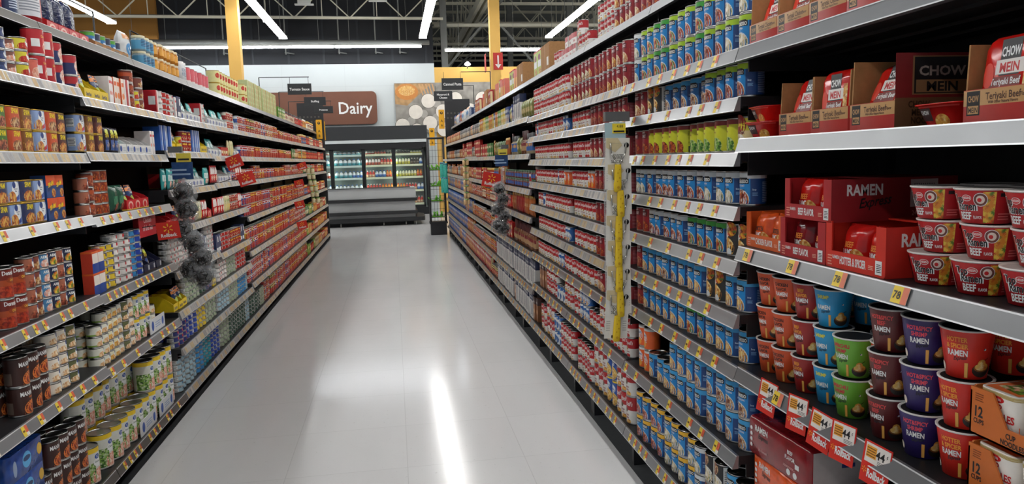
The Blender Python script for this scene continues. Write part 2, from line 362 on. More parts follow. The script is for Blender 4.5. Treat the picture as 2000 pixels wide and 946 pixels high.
# fluorescent strip lights
EM = M('#fbfaf8', .5, 0, 'tube_glow', 0, emit=TUBE); HOU = M('#d8dad6', .4, 0, 'white_enamel', .02, 5)
LN = 2.42
b = B(); b.box(-.105, .105, -LN/2, LN/2, .052, .058, HOU); b.box(-.05, .05, -LN/2, LN/2, .05, .10, HOU)
b.box(-.11, .11, -LN/2-.008, -LN/2, .0, .10, HOU); b.box(-.11, .11, LN/2, LN/2+.008, .0, .10, HOU)
HM = b.mesh('housing'); b = B(); b.lathe([(.019, -LN/2+.02), (.019, LN/2-.02)], EM, 8)
b.v = [(x, z, y) for x, y, z in b.v]; TM = b.mesh('tube')
b = B(); b.bar((0, 0, .09), (0, 0, 3.2), .006, STEELD, 4); CM = b.mesh('hanging_cable')
ORD = 'zeroth first second third fourth fifth sixth seventh eighth ninth tenth eleventh twelfth 13th 14th 15th 16th 17th 18th 19th 20th 21st 22nd 23rd 24th 25th 26th 27th 28th 29th 30th'.split()
b = B(); b.lathe([(.019, -LN/2+.02), (.019, LN/2-.02)], M('#f6faff', .5, 0, 'wall_tube_glow', 0, emit=TUBE*.45), 8); b.v = [(x, z, y) for x, y, z in b.v]; TM2 = b.mesh('tube')
def lamp(x, y, z, rz, label, group, cable=True):
    o = bpy.data.objects.new('strip_light', None); COL.objects.link(o); o.location = (x, y, z); o.rotation_euler = (0, 0, rz); tag(o, label, 'ceiling light', group)
    link('housing', HM, o)
    for dx in (-.07, .07): link('tube', TM if rz == 0 else TM2, o, (dx, 0, .028))
    if cable:
        for dy in (-.8, .8): link('hanging_cable', CM, o, (0, dy, 0))
for row, (x, ye, z, n) in enumerate(((-6.2, 18.4, 4.9, 4), (-2.78, 21.0, 4.97, 10), (.977, 21.0, 4.97, 10), (4.56, 21.0, 4.97, 10))):
    rn = ['beyond the canned-meat shelves', 'over the canned-meat shelves', 'over the middle of the aisle', 'over the noodle shelves'][row]
    for i in range(n): lamp(x, ye-LN/2-(LN+.03)*i, z, 0, 'hanging strip light %s, %s from the dairy wall' % (rn, ORD[i+1]), 'strip lights '+rn)
for i in range(4): lamp(.95-LN/2-(LN+.02)*i, 21.6, 4.82, math.pi/2, 'wall-wash strip light before the dairy wall, %s from the column gap' % ORD[i+1], 'strip lights along the dairy wall')
for i in range(3): lamp(1.62+LN/2+(LN+.02)*i, 21.6, 4.70, math.pi/2, 'strip light along the yellow wall, %s past the column gap' % ORD[i+1], 'strip lights along the yellow wall')
for i, (x, y, z, lb) in enumerate(((-2.1, 20.3, 5.75, 'white security camera housing hanging beneath slanting joist'), (1.0-1.2, 20.3, 5.85, 'white bracket unit hanging beneath slanting joist by the lights'))):
    b = B(); b.box(x-.16, x+.16, y-.08, y+.08, z, z+.12, HOU); b.box(x-.12, x-.08, y-.02, y+.02, z+.1, z+.5, HOU); b.box(x+.06, x+.1, y-.02, y+.02, z+.1, z+.5, HOU); b.box(x-.24, x+.24, y-.06, y+.06, z-.03, z, HOU)
    tag(link('ceiling_unit', b.mesh('ceiling_unit')), lb, 'ceiling equipment')
# small wall flood light
b = B(); b.lathe([(.02, 0), (.09, .02), (.09, .06), (.02, .12)], M('#ffffff', .5, 0, 'flood_glow', 0, emit=12), 10); o = link('flood_light', b.mesh('flood_light'), None, (2.35, 22.45, 4.40)); tag(o, 'small bright round lamp above the yellow wall', 'lamp')
b = B(); b.bar((0, 0, .0), (0, .16, -.06), .02, STEELD); link('bracket', b.mesh('bracket'), o)
# ---------------------------------------------------------------- cooler wall at the back
FRM = M('#16181b', .4, .3, 'black_frame', .05, 5); CIN = M('#9aa5a2', .5, 0, 'cooler_liner', .02, 5)
cl = bpy.data.objects.new('door_cooler', None); COL.objects.link(cl); cl.location = (0, 22.1, 0); tag(cl, 'black framed glass door cooler along the dairy wall', 'refrigerated case')
XD = [-3.55, -2.66, -1.77, -.86, .02, .92]     # door edges
b = B(); b.box(-3.6, 1.03, -.02, .48, 0, .22, FRM); b.box(-3.6, 1.03, .44, .48, .22, 2.06, CIN); b.box(.97, 1.03, -.02, .48, .22, 2.12, FRM); b.box(-3.6, 1.03, 0, .48, 2.0, 2.14, FRM); b.box(-3.6, .97, .02, .44, .2, .24, CIN)
link('cabinet', b.mesh('cabinet'), cl)
b = B(); b.box(-3.6, 1.03, -.04, .48, 2.15, 2.24, M('#cfd6d6', .4, 0, 'white_header', .03, 4)); b.box(-3.6, 1.03, -.03, .46, 2.24, 2.64, M('#1d2024', .6, 0, 'black_header', .05, 4)); link('header', b.mesh('header'), cl)
LV = [.32, .72, 1.12, 1.48, 1.80]
EMC = M('#eafff0', .5, 0, 'cooler_lamp', 0, emit=FRIDGE)
for i in range(5):
    x0, x1 = XD[i], XD[i+1]
    b = B(); 
    for a, c, e, f in ((x0+.01, x0+.055, .24, 1.99), (x1-.055, x1-.01, .24, 1.99)): b.box(a, c, -.03, .01, e, f, FRM)
    b.box(x0+.01, x1-.01, -.03, .01, 1.95, 2.0, FRM); b.box(x0+.01, x1-.01, -.03, .01, .22, .28, FRM)
    d = link('door', b.mesh('door'), cl)
    b = B(); b.box(x0+.055, x1-.055, -.012, -.006, .28, 1.95, M('#dfeee6', .03, 0, 'door_glass', 0, alpha=.025)); link('glass', b.mesh('glass'), d)
    b = B(); b.box(x0+.02, x0+.045, -.07, -.03, .9, 1.5, FRM); link('handle', b.mesh('handle'), d)
    b = B(); b.box(x0-.012, x0+.012, .03, .05, .26, 1.96, EMC); b.box(x0-.012, x0+.012, -.032, .012, .22, 2.0, FRM); link('cooler_lamp', b.mesh('cooler_lamp'), cl)
    for z in LV:
        b = B(); b.box(x0+.02, x1-.02, .06, .42, z-.015, z, CIN); b.box(x0+.02, x1-.02, .045, .055, z-.03, z+.03, M('#dfe9c8' if i > 2 else '#cfe6de', .4, 0, 'shelf_ticket', .05, 30)); b.bar((x0+.03, .05, z+.09), (x1-.03, .05, z+.09), .004, CIN); link('shelf', b.mesh('shelf'), cl)
# ---------------------------------------------------------------- island freezer case seen end-on
GP = M('#b6b9ba', .45, .2, 'grey_case_panel', .04, 3); BP = M('#17191c', .5, .1, 'black_bumper', .08, 6)
o = bpy.data.objects.new('island_case', None); COL.objects.link(o); o.location = (0, 18.6, 0); tag(o, 'grey island refrigerator case with black bumper bands in front of coolers', 'refrigerated case')
b = B(); b.box(-3.6, .50, 0, 1.3, .14, .62, GP); b.box(-3.6, .52, -.06, 1.34, .62, .92, GP); b.box(-3.6, .50, 0, 1.3, .1, .16, BP)
b.box(-3.55, .4, .1, 1.2, .92, .925, BP); link('case_body', b.mesh('case_body'), o)
b = B()
for z0, z1, e in ((.60, .68, .05), (.28, .36, .05)):
    b.box(-3.6, .55, -.10, 1.38, z0, z1, BP)
b.prism([(-3.6, -.16), (.62, -.16), (.72, -.08), (.74, .1), (.74, 1.1), (.62, 1.4), (-3.6, 1.4)], 2, .10, .2, BP); link('bumper', b.mesh('bumper'), o)
b = B(); b.box(-3.6, .45, .12, 1.2, 0, .12, BP)
for x in (-1.35, -.3, .25, .5): b.bar((x, -.1, 0), (x, -.1, .1), .014, 'metal', 6)
link('base', b.mesh('base'), o)
b = B(); b.box(-3.6, .5, -.07, 0, .905, .93, 'rail'); link('top_rail', b.mesh('top_rail'), o)
# ---------------------------------------------------------------- shelving bays
def ticket(b, P, u, hgt, style):
    wd = .034 if style != 2 else .042
    b.add([P(u, .1, .001), P(u+wd*.55, .1, .001), P(u+wd*.55, .92, .001), P(u, .92, .001)], [(0, 1, 2, 3)], M('#e9c93e', .5, 0, 'yellow_ticket', .15, 90))
    b.add([P(u+wd*.55, .35, .001), P(u+wd, .35, .001), P(u+wd, .92, .001), P(u+wd*.55, .92, .001)], [(0, 1, 2, 3)], M('#cf5b3a', .5, 0, 'red_ticket', .15, 90))
    b.add([P(u+wd*.55, .1, .001), P(u+wd, .1, .001), P(u+wd, .35, .001), P(u+wd*.55, .35, .001)], [(0, 1, 2, 3)], '#e8e2d6')
    b.add([P(u+.004, .45, .0015), P(u+wd*.45, .45, .0015), P(u+wd*.45, .6, .0015), P(u+.004, .6, .0015)], [(0, 1, 2, 3)], '#6b4a1c')
def rail_mesh(L, style, seed, hh=.045, bright=False):
    """price rail along local +x, outer face towards -y, top edge at z=0"""
    rnd = random.Random(seed); b = B(); P = lambda u, v, l=0: (u, -.006-.016*(1-v)-l, -hh+hh*v)
    fm = {'g': '#8f9193', 'b': '#9fa1a3', 'd': '#5c5854', 'k': '#7d7f82'}[bright or 'g']
    b.add([P(0, 0), P(L, 0), P(L, 1), P(0, 1), (0, .002, 0), (L, .002, 0), (0, .0, -hh), (L, .0, -hh)],
          [(0, 1, 2, 3), (3, 2, 5, 4), (0, 6, 7, 1), (4, 5, 7, 6), (0, 3, 4, 6), (1, 7, 5, 2)], M(fm, .28, .45, 'price_rail', .06, 5))
    for v0, v1 in ((0, .07), (.93, 1)): b.add([P(0, v0, .0008), P(L, v0, .0008), P(L, v1, .0008), P(0, v1, .0008)], [(0, 1, 2, 3)], M('#e2e4e6', .25, .2, 'rail_edge', .03, 6))
    if style == 1:       # dense greyed strip of faded tickets
        u = .012
        while u < L-.03:
            wd = rnd.uniform(.02, .04); c = rnd.choice(['#c2ab7c', '#8f8c8a', '#a9a39a', '#b99a6a', '#bdb6ac', '#9a9796'])
            b.add([P(u, .12, .0006), P(u+wd, .12, .0006), P(u+wd, .88, .0006), P(u, .88, .0006)], [(0, 1, 2, 3)], M(c, .5, 0, 'faded_ticket', .12, 90)); u += wd+.008
    elif style:
        u = rnd.uniform(.02, .08)
        while u < L-.06: ticket(b, P, u, hh, style); u += rnd.choice((.075, .085, .16) if style == 3 else (.11, .15, .21, .13))
    return b.mesh('price_rail')
_rm = {}
SHELF = M('#26272a', .45, .4, 'dark_shelf_steel', .12, 8)
def shelf_mesh(L, D, lipc):
    b = B(); b.box(0, L, 0, D, -.03, -.0, SHELF); b.box(0, L, -.004, 0, -.036, 0, SHELF)
    for k in range(1, 4): b.box(0, L, D*k/4, D*k/4+.02, -.038, -.03, SHELF)
    b.box(0, .004, .02, D, -.075, -.03, SHELF); b.box(L-.004, L, .02, D, -.075, -.03, SHELF)
    return b.mesh('shelf')
_sm = {}
def bay(side, k, y0, L, xf, levels, label):
    """side +1: noodle side (faces -X), -1: canned-meat side (faces +X). local x runs towards viewer's right"""
    rz = -math.pi/2 if side > 0 else math.pi/2
    oy = y0+L if side > 0 else y0
    o = bpy.data.objects.new('shelving_bay', None); COL.objects.link(o); o.location = (xf, oy, 0); o.rotation_euler = (0, 0, rz)
    tag(o, label, 'shelving', 'aisle shelving bays')
    D = .50; hgt = 2.34
    key = ('back', L)
    if key not in _sm:
        b = B(); b.box(0, L, D+.02, D+.045, .1, hgt, M('#1a1b1e', .6, .1, 'pegboard', .15, 30)); b.box(0, .03, D-.02, D+.045, 0, hgt+.02, DARKM); b.box(L-.03, L, D-.02, D+.045, 0, hgt+.02, DARKM)
        _sm[key] = b.mesh('back_panel')
        b = B(); zb = levels[-1][0]; b.box(0, L, 0, D+.02, zb-.05, zb, SHELF); b.box(.03, L-.03, .12, .14, .0, zb-.05, DARKM); b.box(.4, .47, .03, .1, 0.0, zb-.05, DARKM); b.box(L-.03, L, .03, .1, 0, zb-.05, DARKM); _sm['base', L] = b.mesh('base_deck')
    link('back_panel', _sm[key], o); bd = link('base_deck', _sm['base', L], o)
    for j, (z, style, br) in enumerate(levels):
        dx = 0; d = D
        if z > 2.2: dx = .155; d = D-.155
        if z > .3:
            if ('s', L, d) not in _sm: _sm['s', L, d] = shelf_mesh(L, d, 0)
            s = link('shelf', _sm['s', L, d], o, (0, dx, z))
        else: s = bd
        rk = (L, style, br, (j+k) % 3)
        if rk not in _rm: _rm[rk] = rail_mesh(L-.006, style, (j+k) % 3+style*7, .045, br)
        link('price_rail', _rm[rk], s, (.003, -.006, 0 if z > .3 else z+.006))
    return o
BAYW = 1.213; RY0 = 2.205; RX = 1.10; LX = -1.42; LY0 = 3.705; LW = 1.22
RL = {0: [2.265, 1.887, 1.604, 1.26, .86, .205], 1: [2.265, 1.887, 1.735, 1.56, 1.385, 1.207, 1.03, .855, .55, .205]}
RL[2] = [2.265, 1.887, 1.73, 1.552, 1.375, 1.195, 1.006, .806, .552, .205]; RL[3] = RL[2]
for k in range(4, 12): RL[k] = [2.265, 1.90, 1.60, 1.31, 1.08, .79, .49, .205]
LL = {0: [2.245, 1.945, 1.645, 1.359, .98, .63, .105], 1: [2.245, 1.91, 1.654, 1.345, .97, .61, .105], 2: [2.245, 1.905, 1.68, 1.43, 1.18, .90, .64, .40, .105],
      3: [2.245, 1.905, 1.66, 1.44, 1.18, .87, .64, .40, .105]}
for k in range(4, 11): LL[k] = [2.245, 1.905, 1.66, 1.43, 1.08, .74, .43, .105]
SN = {1: 'noodle-side', -1: 'meat-side'}
for k in range(12):
    y0 = RY0+BAYW*(k-1)
    st = lambda z: (0, 'b') if z > 2 else (0, 'k') if k == 0 else ((2, 'g') if k == 0 else (2, 'g') if z < 1.0 else (2, 'b') if k < 2 else (1, 'b'))
    bay(1, k, y0, BAYW, RX, [(z, *(((3, 'g') if z < .3 and k < 4 else st(z)))) for z in RL[k]], 'dark steel shelving bay, %s one of the noodle and soup run' % ORD[k+1])
    if k == 11: break
    y0 = LY0+LW*(k-1)
    bay(-1, k, y0, LW, LX, [(z, *((0, 'd') if z > 2.2 else (1, 'b') if z > 1.6 or k > 1 else (2, 'b') if z > 1.2 else (0 if k == 0 else 3, 'd') if z < .3 else (3, 'g') if z > .7 else (2, 'g'))) for z in LL[k]],
        'dark steel shelving bay, %s one of the canned meat and tomato run' % ORD[k+1])
# wire divider frames on top of the meat side
b = B(); 
for i, (ya, yb, z) in enumerate(((4.2, 5.4, 2.62), (6.1, 8.4, 2.62))):
    b = B(); b.tube([(-1.93, ya, 2.25), (-1.93, ya, z), (-1.93, yb, z), (-1.93, yb, 2.25)], .006, DARKM)
    tag(link('wire_hoop', b.mesh('wire_hoop')), ['black wire hoop standing behind jars on top shelf', 'black wire hoop standing behind pale tins on top shelf'][i], 'wire frame')
# aisle category signs on brackets above the shelves
def hang_sign(lines, x, y, z, wd, hh, lab, x0):
    o = link('category_sign', None, None, (x, y, z)); tag(o, lab, 'sign', 'black category signs')
    b = B(); b.box(-wd/2, wd/2, -.008, .008, -hh/2, hh/2, M('#1c1e20', .4, 0, 'black_sign', .05, 8)); link('sign_panel', b.mesh('sign_panel'), o)
    b = B(); F = Flat(0, -.009, 0)
    if len(lines) == 1: F.text(b, lines[0], 0, -hh*.12, hh*.24, '#f2f2f0', .001, maxw=wd*.84, bold=.02)
    else:
        F.text(b, lines[0], 0, hh*.06, hh*.2, '#f2f2f0', .001, maxw=wd*.8, bold=.02); F.text(b, lines[1], 0, -hh*.26, hh*.2, '#f2f2f0', .001, maxw=wd*.8, bold=.02)
    link('lettering', b.mesh('lettering'), o)
    b = B(); zz = hh/2+.1; b.bar((x0-x, 0, zz), (wd*.42, 0, zz), .006, DARKM, 5)
    for s in (-.4, .38): b.bar((wd*s, 0, hh/2), (wd*s, 0, zz), .004, DARKM, 4)
    b.bar((x0-x, 0, zz), (x0-x, 0, 2.34-z), .008, DARKM, 5)
    link('bracket', b.mesh('bracket'), o)
hang_sign(['Tomato Sauce'], -1.388, 12, 2.745, .36, .17, 'black hanging sign reading Tomato Sauce', -1.99)
hang_sign(['Stuffing'], -1.36, 14, 2.72, .385, .15, 'black hanging sign reading Stuffing', -1.99)
hang_sign(['Potatoes'], -1.32, 15.2, 2.65, .37, .14, 'black hanging sign partly hidden by the Stuffing sign', -1.99)
hang_sign(['Canned Pasta'], 1.0, 12.0, 2.79, .345, .185, 'black hanging sign reading Canned Pasta', 1.62)
hang_sign(['Macaroni &', 'Cheese'], 1.02, 14.5, 2.82, .36, .19, 'black hanging sign reading Macaroni and Cheese', 1.62)
# end-of-run panels and yellow aisle blades
for s, x, y, lb, n in ((1, 1.37, 15.62, 'black end panel closing the noodle-side shelving run', 'A9'), (-1, -1.68, 15.98, 'black end panel closing the canned-meat-side shelving run', 'A8')):
    b = B(); b.box(x-.25, x+.28, y, y+.03, 0, 2.85, M('#1b1b1e', .6, 0, 'black_end_panel', .06, 6))
    for zz in (2.45, 2.5): 
        for q in range(7): b.disc if False else None
    o = link('end_panel', b.mesh('end_panel')); tag(o, lb, 'end panel')
    b = B(); F = Flat(x, y, 0)
    for r_ in range(2):
        for q in range(6): F.disc(b, -.19+q*.075, 2.46+r_*.1, .022, .022, '#4a4540', .002, n=6)
    link('printed_dots', b.mesh('printed_dots'), o)
AY = M('#f0b01e', .5, 0, 'yellow_blade', .03, 8)
for i, (x, y, z, n, lb) in enumerate(((1.05, 15.664, 2.44, '9', 'yellow A 9 aisle marker over the wire rack'), (.90, 16.9, 2.12, '9', 'second yellow aisle marker farther beyond wire rack'), (-1.50, 15.965, 2.30, '8', 'yellow A 8 aisle marker at the canned-meat end'))):
    o = link('aisle_marker', None, None, (x, y, z)); tag(o, lb, 'aisle marker')
    b = B(); b.prism(rpoly(-.06, .06, -.2, .2, .015, 3), 1, -.006, .006, AY); link('marker_panel', b.mesh('marker_panel'), o)
    if i == 2: 
        b = B(); b.prism(rpoly(-.06, .06, -.2, .2, .015, 3), 1, .04, .052, AY); b.v = [(x_+.06, y_, z_-.03) for x_, y_, z_ in b.v]; link('marker_panel', b.mesh('marker_panel'), o)
    b = B(); F = Flat(0, -.006, 0); F.text(b, 'A', 0, -.06, .055, '#2a2418', .001, bold=.01); F.text(b, n, 0, -.16, .055, '#2a2418', .001, bold=.01); F.disc(b, 0, .13, .03, .03, '#2a2418', .001, n=10); F.disc(b, 0, .135, .012, .012, AY, .002, n=8)
    link('lettering', b.mesh('lettering'), o)
    b = B(); b.bar((-.0, .0, -.15), ((.1 if x > 0 else -.0), .0, -.15), .006, DARKM); b.bar((.0, .02, -.12), (0, 0, -.12), .01, DARKM); link('bracket', b.mesh('bracket'), o)
# wire rack at the end of the noodle side
rk = bpy.data.objects.new('wire_rack', None); COL.objects.link(rk); rk.location = (.90, 15.75, 0); tag(rk, 'tall black wire rack at the end of the noodle side', 'display rack')
b = B(); b.box(-.17, .17, -.15, .15, 0, .24, DARKM); b.box(-.19, .19, -.17, .17, .24, .28, DARKM); link('base', b.mesh('base'), rk)
b = B()
for sx in (-.165, .165):
    for sy in (-.13, .13): b.bar((sx, sy, .28), (sx, sy, 2.04), .016, DARKM, 6)
for sy in (-.13, .13): b.bar((-.18, sy, 2.05), (.18, sy, 2.05), .018, DARKM, 6)
for sx in (-.165, .165): b.bar((sx, -.14, 2.05), (sx, .14, 2.05), .018, DARKM, 6)
link('frame', b.mesh('frame'), rk)
b = B()
for k in range(5): b.bar((-.13+k*.065, .13, .28), (-.13+k*.065, .13, 2.04), .004, DARKM)
for k in range(12): b.bar((-.165, .13, .4+k*.14), (.165, .13, .4+k*.14), .004, DARKM)
link('grid', b.mesh('grid'), rk)
for k, z in enumerate((.38, .72, 1.04, 1.38)):
    b = B(); b.box(-.16, .16, -.13, .12, z-.01, z, DARKM)
    for q in range(2): b.bar((-.165, -.13, z+.03+q*.03), (.165, -.13, z+.03+q*.03), .005, DARKM)
    link('shelf', b.mesh('shelf'), rk)
LEAF = M('#6fbf2c', .4, 0, 'green_plastic_leaf', .15, 40)
for k, z in enumerate((.38, .72, 1.04, 1.38)):
    b = B(); rnd = random.Random(k)
    for q in range(5):
        a = rnd.uniform(-1.2, .9); x0 = -.11+q*.05; y0 = rnd.uniform(-.09, .0); p = []
        for t in range(5):
            s_ = t/4; p.append((x0+math.sin(a)*.11*s_, y0-.0*s_, z+.004+math.cos(a)*.10*s_+.02*s_*s_, .006+.016*math.sin(math.pi*(s_*.8+.1))))
        vs = []; 
        for X, Y, Z, w_ in p: vs += [(X-w_, Y, Z), (X, Y-.008, Z), (X+w_, Y, Z), (X, Y+.006, Z)]
        b.add(vs, [(t*4+c, t*4+(c+1) % 4, t*4+4+(c+1) % 4, t*4+4+c) for t in range(4) for c in range(4)]+[(3, 2, 1, 0), (16, 17, 18, 19)], LEAF, True)
    b.box(-.13, .10, -.10, .02, z+.0005, z+.018, LEAF)
    tag(link('green_utensil_set', b.mesh('green_utensil_set'), None, (.90, 15.75, 0)), 'bright green plastic kitchenware, %s shelf up of the wire rack' % ORD[k+1], 'kitchenware', 'green goods on the wire rack')
# ---------------------------------------------------------------- packaged goods
class Pouch(Shape):
    def __init__(s, w, d, h): s.w, s.d, s.h, s.c = w, d, h, .01
    def P(s, u, v, l=0):
        t = s.d/2*max(0, 1-(2*u/s.w)**4)*max(0, 1-(2*v/s.h-1)**4)+.0012+.0012*math.sin(u*150+v*90)*math.sin(v*60-u*40)
        return (u*(1-.06*abs(2*v/s.h-1)**3*0), -t-l, v)
    def us(s, a, b): n = max(2, int((b-a)/.012)); return [a+(b-a)*i/n for i in range(n+1)]
    def rect(s, b, u0, u1, v0, v1, m, l=.0003, vc=None):
        us = s.us(u0, u1); vn = s.us(v0, v1); n = len(us)
        b.add([s.P(u, v, l) for v in vn for u in us], [(k*n+i, k*n+i+1, (k+1)*n+i+1, (k+1)*n+i) for k in range(len(vn)-1) for i in range(n-1)], m, True)
    def body(s, b, m):
        N, K = 8, 10; g = []
        for sg in (1, -1):
            for k in range(K+1):
                for i in range(N+1):
                    x, y, z = s.P(-s.w/2+s.w*i/N, s.h*k/K, 0); g.append((x, y*sg, z))
        o = (N+1)*(K+1); fs = []
        for k in range(K):
            for i in range(N):
                a = k*(N+1)+i; fs.append((a, a+1, a+N+2, a+N+1)); fs.append((o+a+1, o+a, o+a+N+1, o+a+N+2))
        for k in range(K):
            a = k*(N+1); fs.append((o+a, a, a+N+1, o+a+N+1)); a += N; fs.append((a, o+a, o+a+N+1, a+N+1))
        for i in range(N): fs.append((i+1, i, o+i, o+i+1)); a = K*(N+1)+i; fs.append((a, a+1, o+a+1, o+a))
        b.add(g, fs, m, True)
def ops(s, b, L, v0=0., v1=None):
    """print on a label: every op is in widths and heights of the pack"""
    w, h = s.w, s.h; l = .0003
    for o in L:
        l += .00006; k = o[0]
        if k == 'b': s.rect(b, -s.per/2, s.per/2, max(v0, o[1]*h), min(v1 or h, o[2]*h), o[3], l)
        elif k == 'r': s.rect(b, o[1]*w, o[2]*w, max(v0, o[3]*h), min(v1 or h, o[4]*h), o[5], l)
        elif k == 'd':
            rv = o[4]*h if o[4] else o[3]*w
            s.disc(b, o[1]*w, o[2]*h, o[3]*w, rv, o[5], l, vmin=v0+.0005, umin=None)
        elif k == 't':
            q = dict(o[6]) if len(o) > 6 else {}
            s.text(b, o[1], o[2]*w, o[3]*h, o[4]*h, o[5], l, maxw=q.get('mw', .8)*w, shear=q.get('sh', 0), bold=q.get('b', .02), sx=q.get('sx', .8), rise=q.get('ri', 0))
        elif k == 'n':       # block of small print
            for i in range(o[5]): s.rect(b, o[1]*w, (o[2]-(.12*(o[2]-o[1]) if i % 3 == 1 else 0))*w, (o[3]+(o[4]-o[3])*i/o[5])*h, (o[3]+(o[4]-o[3])*(i+.45)/o[5])*h, o[6], l)
        elif k == 's': s.strip(b, [(u*w, max(v0, lo*h), hi*h) for u, lo, hi in o[1]], o[2], l)
PR = {}
def can(key, name, desc, dia, h, L, cat='can', m='metal', d=None, c=None, lab='paper_label', nq=6):
    s = Shape(dia, d or dia, c or dia/2, h, nq=nq); b = B()
    s.loops(b, [(-.003, .0004), (-.0006, 0), (0, .0015), (-.0009, .004), (-.0009, h-.004), (0, h-.003), (.0001, h), (-.0018, h), (-.0024, h-.0045)], m)
    t = B(); us_ = s.kn; t.add([s.P(u, h, -.0026)[:2]+(h-.0040,) for u in us_], [tuple(range(len(us_)))], m)
    if dia < .1: t.lathe([(.0075, h-.0040), (.0082, h-.0034), (.0075, h-.0028)], m, 10, 0, -dia*.2); t.bar((0, -dia*.2+.007, h-.0034), (0, -dia*.05, h-.0036), .0016, m, 4)
    q = B(); ops(s, q, L, .006, h-.0055)
    PR[key] = Prod(name, cat, desc, dia, d or dia, h, b, [(lab, q), ('lid', t)])
def boxp(key, name, desc, w, d, h, m, L, cat='box', parts=(), c=.001):
    s = Shape(w, d, c, h, nq=2); b = B(); s.loops(b, [(-.0006, 0), (0, .0006), (0, h-.0006), (-.0006, h)], m)
    ops(s, b, L); PR[key] = Prod(name, cat, desc, w, d, h, b, parts)
def pouch(key, name, desc, w, d, h, m, L, cat='pouch'):
    s = Pouch(w, d, h); s.per = w; b = B(); s.body(b, m); ops(s, b, L); PR[key] = Prod(name, cat, desc, w, d, h, b)
def jar(key, name, desc, dia, h, glass, lidc, L, cat='jar', nk=.82, neck=.006, lv=(.12, .7)):
    s = Shape(dia, dia, dia/2, h, nq=5); b = B()
    s.loops(b, [(-.004, 0), (0, .003), (0, h*(nk-.08)), (-neck, h*nk), (-neck, h*.985)], glass)
    q = B(); ops(s, q, L, h*lv[0], h*lv[1])
    t = B(); s2 = Shape(dia-2*neck+.004, dia-2*neck+.004, dia/2-neck+.002, h, nq=5); s2.loops(t, [(0, h*(nk+.02)), (.0005, h*.99), (-.001, h), (-.003, h)], lidc)
    PR[key] = Prod(name, cat, desc, dia, dia, h, b, [('paper_label', q), ('lid', t)])
def cup(key, name, desc, top, bot, h, m, L, lidm='dark', rim='#e6e4e0', cat='cup'):
    s = Shape(top, top, top/2, h, 1, bot/top, nq=7); b = B()
    s.loops(b, [(-.003, 0), (0, .001), (0, h-.004), (0, h-.0035)], m, True); ops(s, b, L, .002, h-.005)
    t = B(); s.loops(t, [(0, h-.005), (.0022, h-.004), (.0022, h-.001), (-.001, h-.0006), (-.004, h-.002)], rim, True, lidm)
    PR[key] = Prod(name, cat, desc, top+.004, top+.004, h, b, [('lid', t)])
def tray(key, name, desc, w, d, h, lip, out, inn, L, cat='tray', back=True):
    b = B(); t = .003; y0, y1 = -d/2, d/2
    b.box(-w/2, w/2, y0, y1, 0, t, inn)
    if back: b.box(-w/2+t, w/2-t, y1-t, y1, t, h, inn)
    for x in (-w/2, w/2-t): b.prism([(y0+t, t), (y1, t), (y1, h), (y0+d*.5, h), (y0+d*.12, lip*1.3), (y0+t, lip)], 0, x, x+t, out)
    b.box(-w/2, w/2, y0, y0+t, 0, lip, out)
    class Q(Shape): pass
    s = Shape(w, d, .0001, lip, nq=1); ops(s, b, L); PR[key] = Prod(name, cat, desc, w, d, h, b)
W_ = '#eef0ee'; K_ = '#15161a'
NUT = lambda a=.62, c='#93a7c2': ('n', a, a+.6, .15, .7, 9, c)
def prog(key, desc, top, fd, sub='VEGETABLE', base='#1c86cc', dark='#173f78', light=False, h=.112):
    L = [('b', 0, 1, base), ('r', .40, 2.7, 0, .80, dark), ('s', [(-.6, 0, .56), (-.3, 0, .58), (0, 0, .5), (.25, 0, .33), (.4, 0, .05)], dark)]
    if light: L.append(('r', -.5, .22, 0, .42, W_))
    L += [('d', -.06, .17, .425, None, '#dfe6ea'), ('d', -.06, .16, .40, None, fd), ('b', .79, 1, top), ('r', -.44, .34, .64, .79, K_), ('r', -.38, .28, .79, .82, K_),
          ('t', 'PROGRESSO', -.05, .665, .10, W_, dict(mw=.72, b=.04)), ('t', sub, -.05, .56, .055, W_, dict(mw=.6))]
    if light: L += [('t', '100', -.28, .42, .10, K_, dict(mw=.3)), ('t', 'CALORIES', .02, .44, .05, K_, dict(mw=.3))]
    L += [('t', 'Soup', .55, .45, .05, '#cfe2f2'), ('n', .48, .68, .3, .4, 3, '#7fb0dc'), ('n', .86, 1.3, .12, .72, 12, '#8fa6c6')]
    can(key, 'soup_can', desc, .084, h, L)
prog('pl', 'lime-topped blue soup can', '#a9cc2c', 'veg'); prog('pg', 'green-topped blue soup can', '#3e9a3a', 'veg', 'CHICKEN')
prog('pe', 'pea-green-dish blue soup can', '#a9cc2c', 'cream', 'SPLIT PEA'); prog('pt', 'lime-topped minestrone soup can', '#a9cc2c', 'chili', 'MINESTRONE')
prog('pw', 'white-topped blue soup can', '#e6eaec', 'chili', 'POT ROAST', light=True); prog('pc', 'white-topped chowder soup can', '#e6eaec', 'cream', 'CHOWDER', light=True)
prog('pb', 'all-blue noodle soup can', '#3d9fd8', 'noodle', 'NOODLE'); prog('pk', 'all-blue wedding soup can', '#3d9fd8', 'bean', 'ITALIAN-STYLE WEDDING')
prog('py', 'yellow-topped blue chowder can', '#f0bb34', 'cream', 'CHOWDER'); prog('pm', 'yellow-topped blue sausage can', '#f0bb34', 'chili', 'CHICKEN')
prog('ps', 'lime-banded beef soup can', '#3d9fd8', 'bean', 'PROTEIN', base='#1f6fb4')
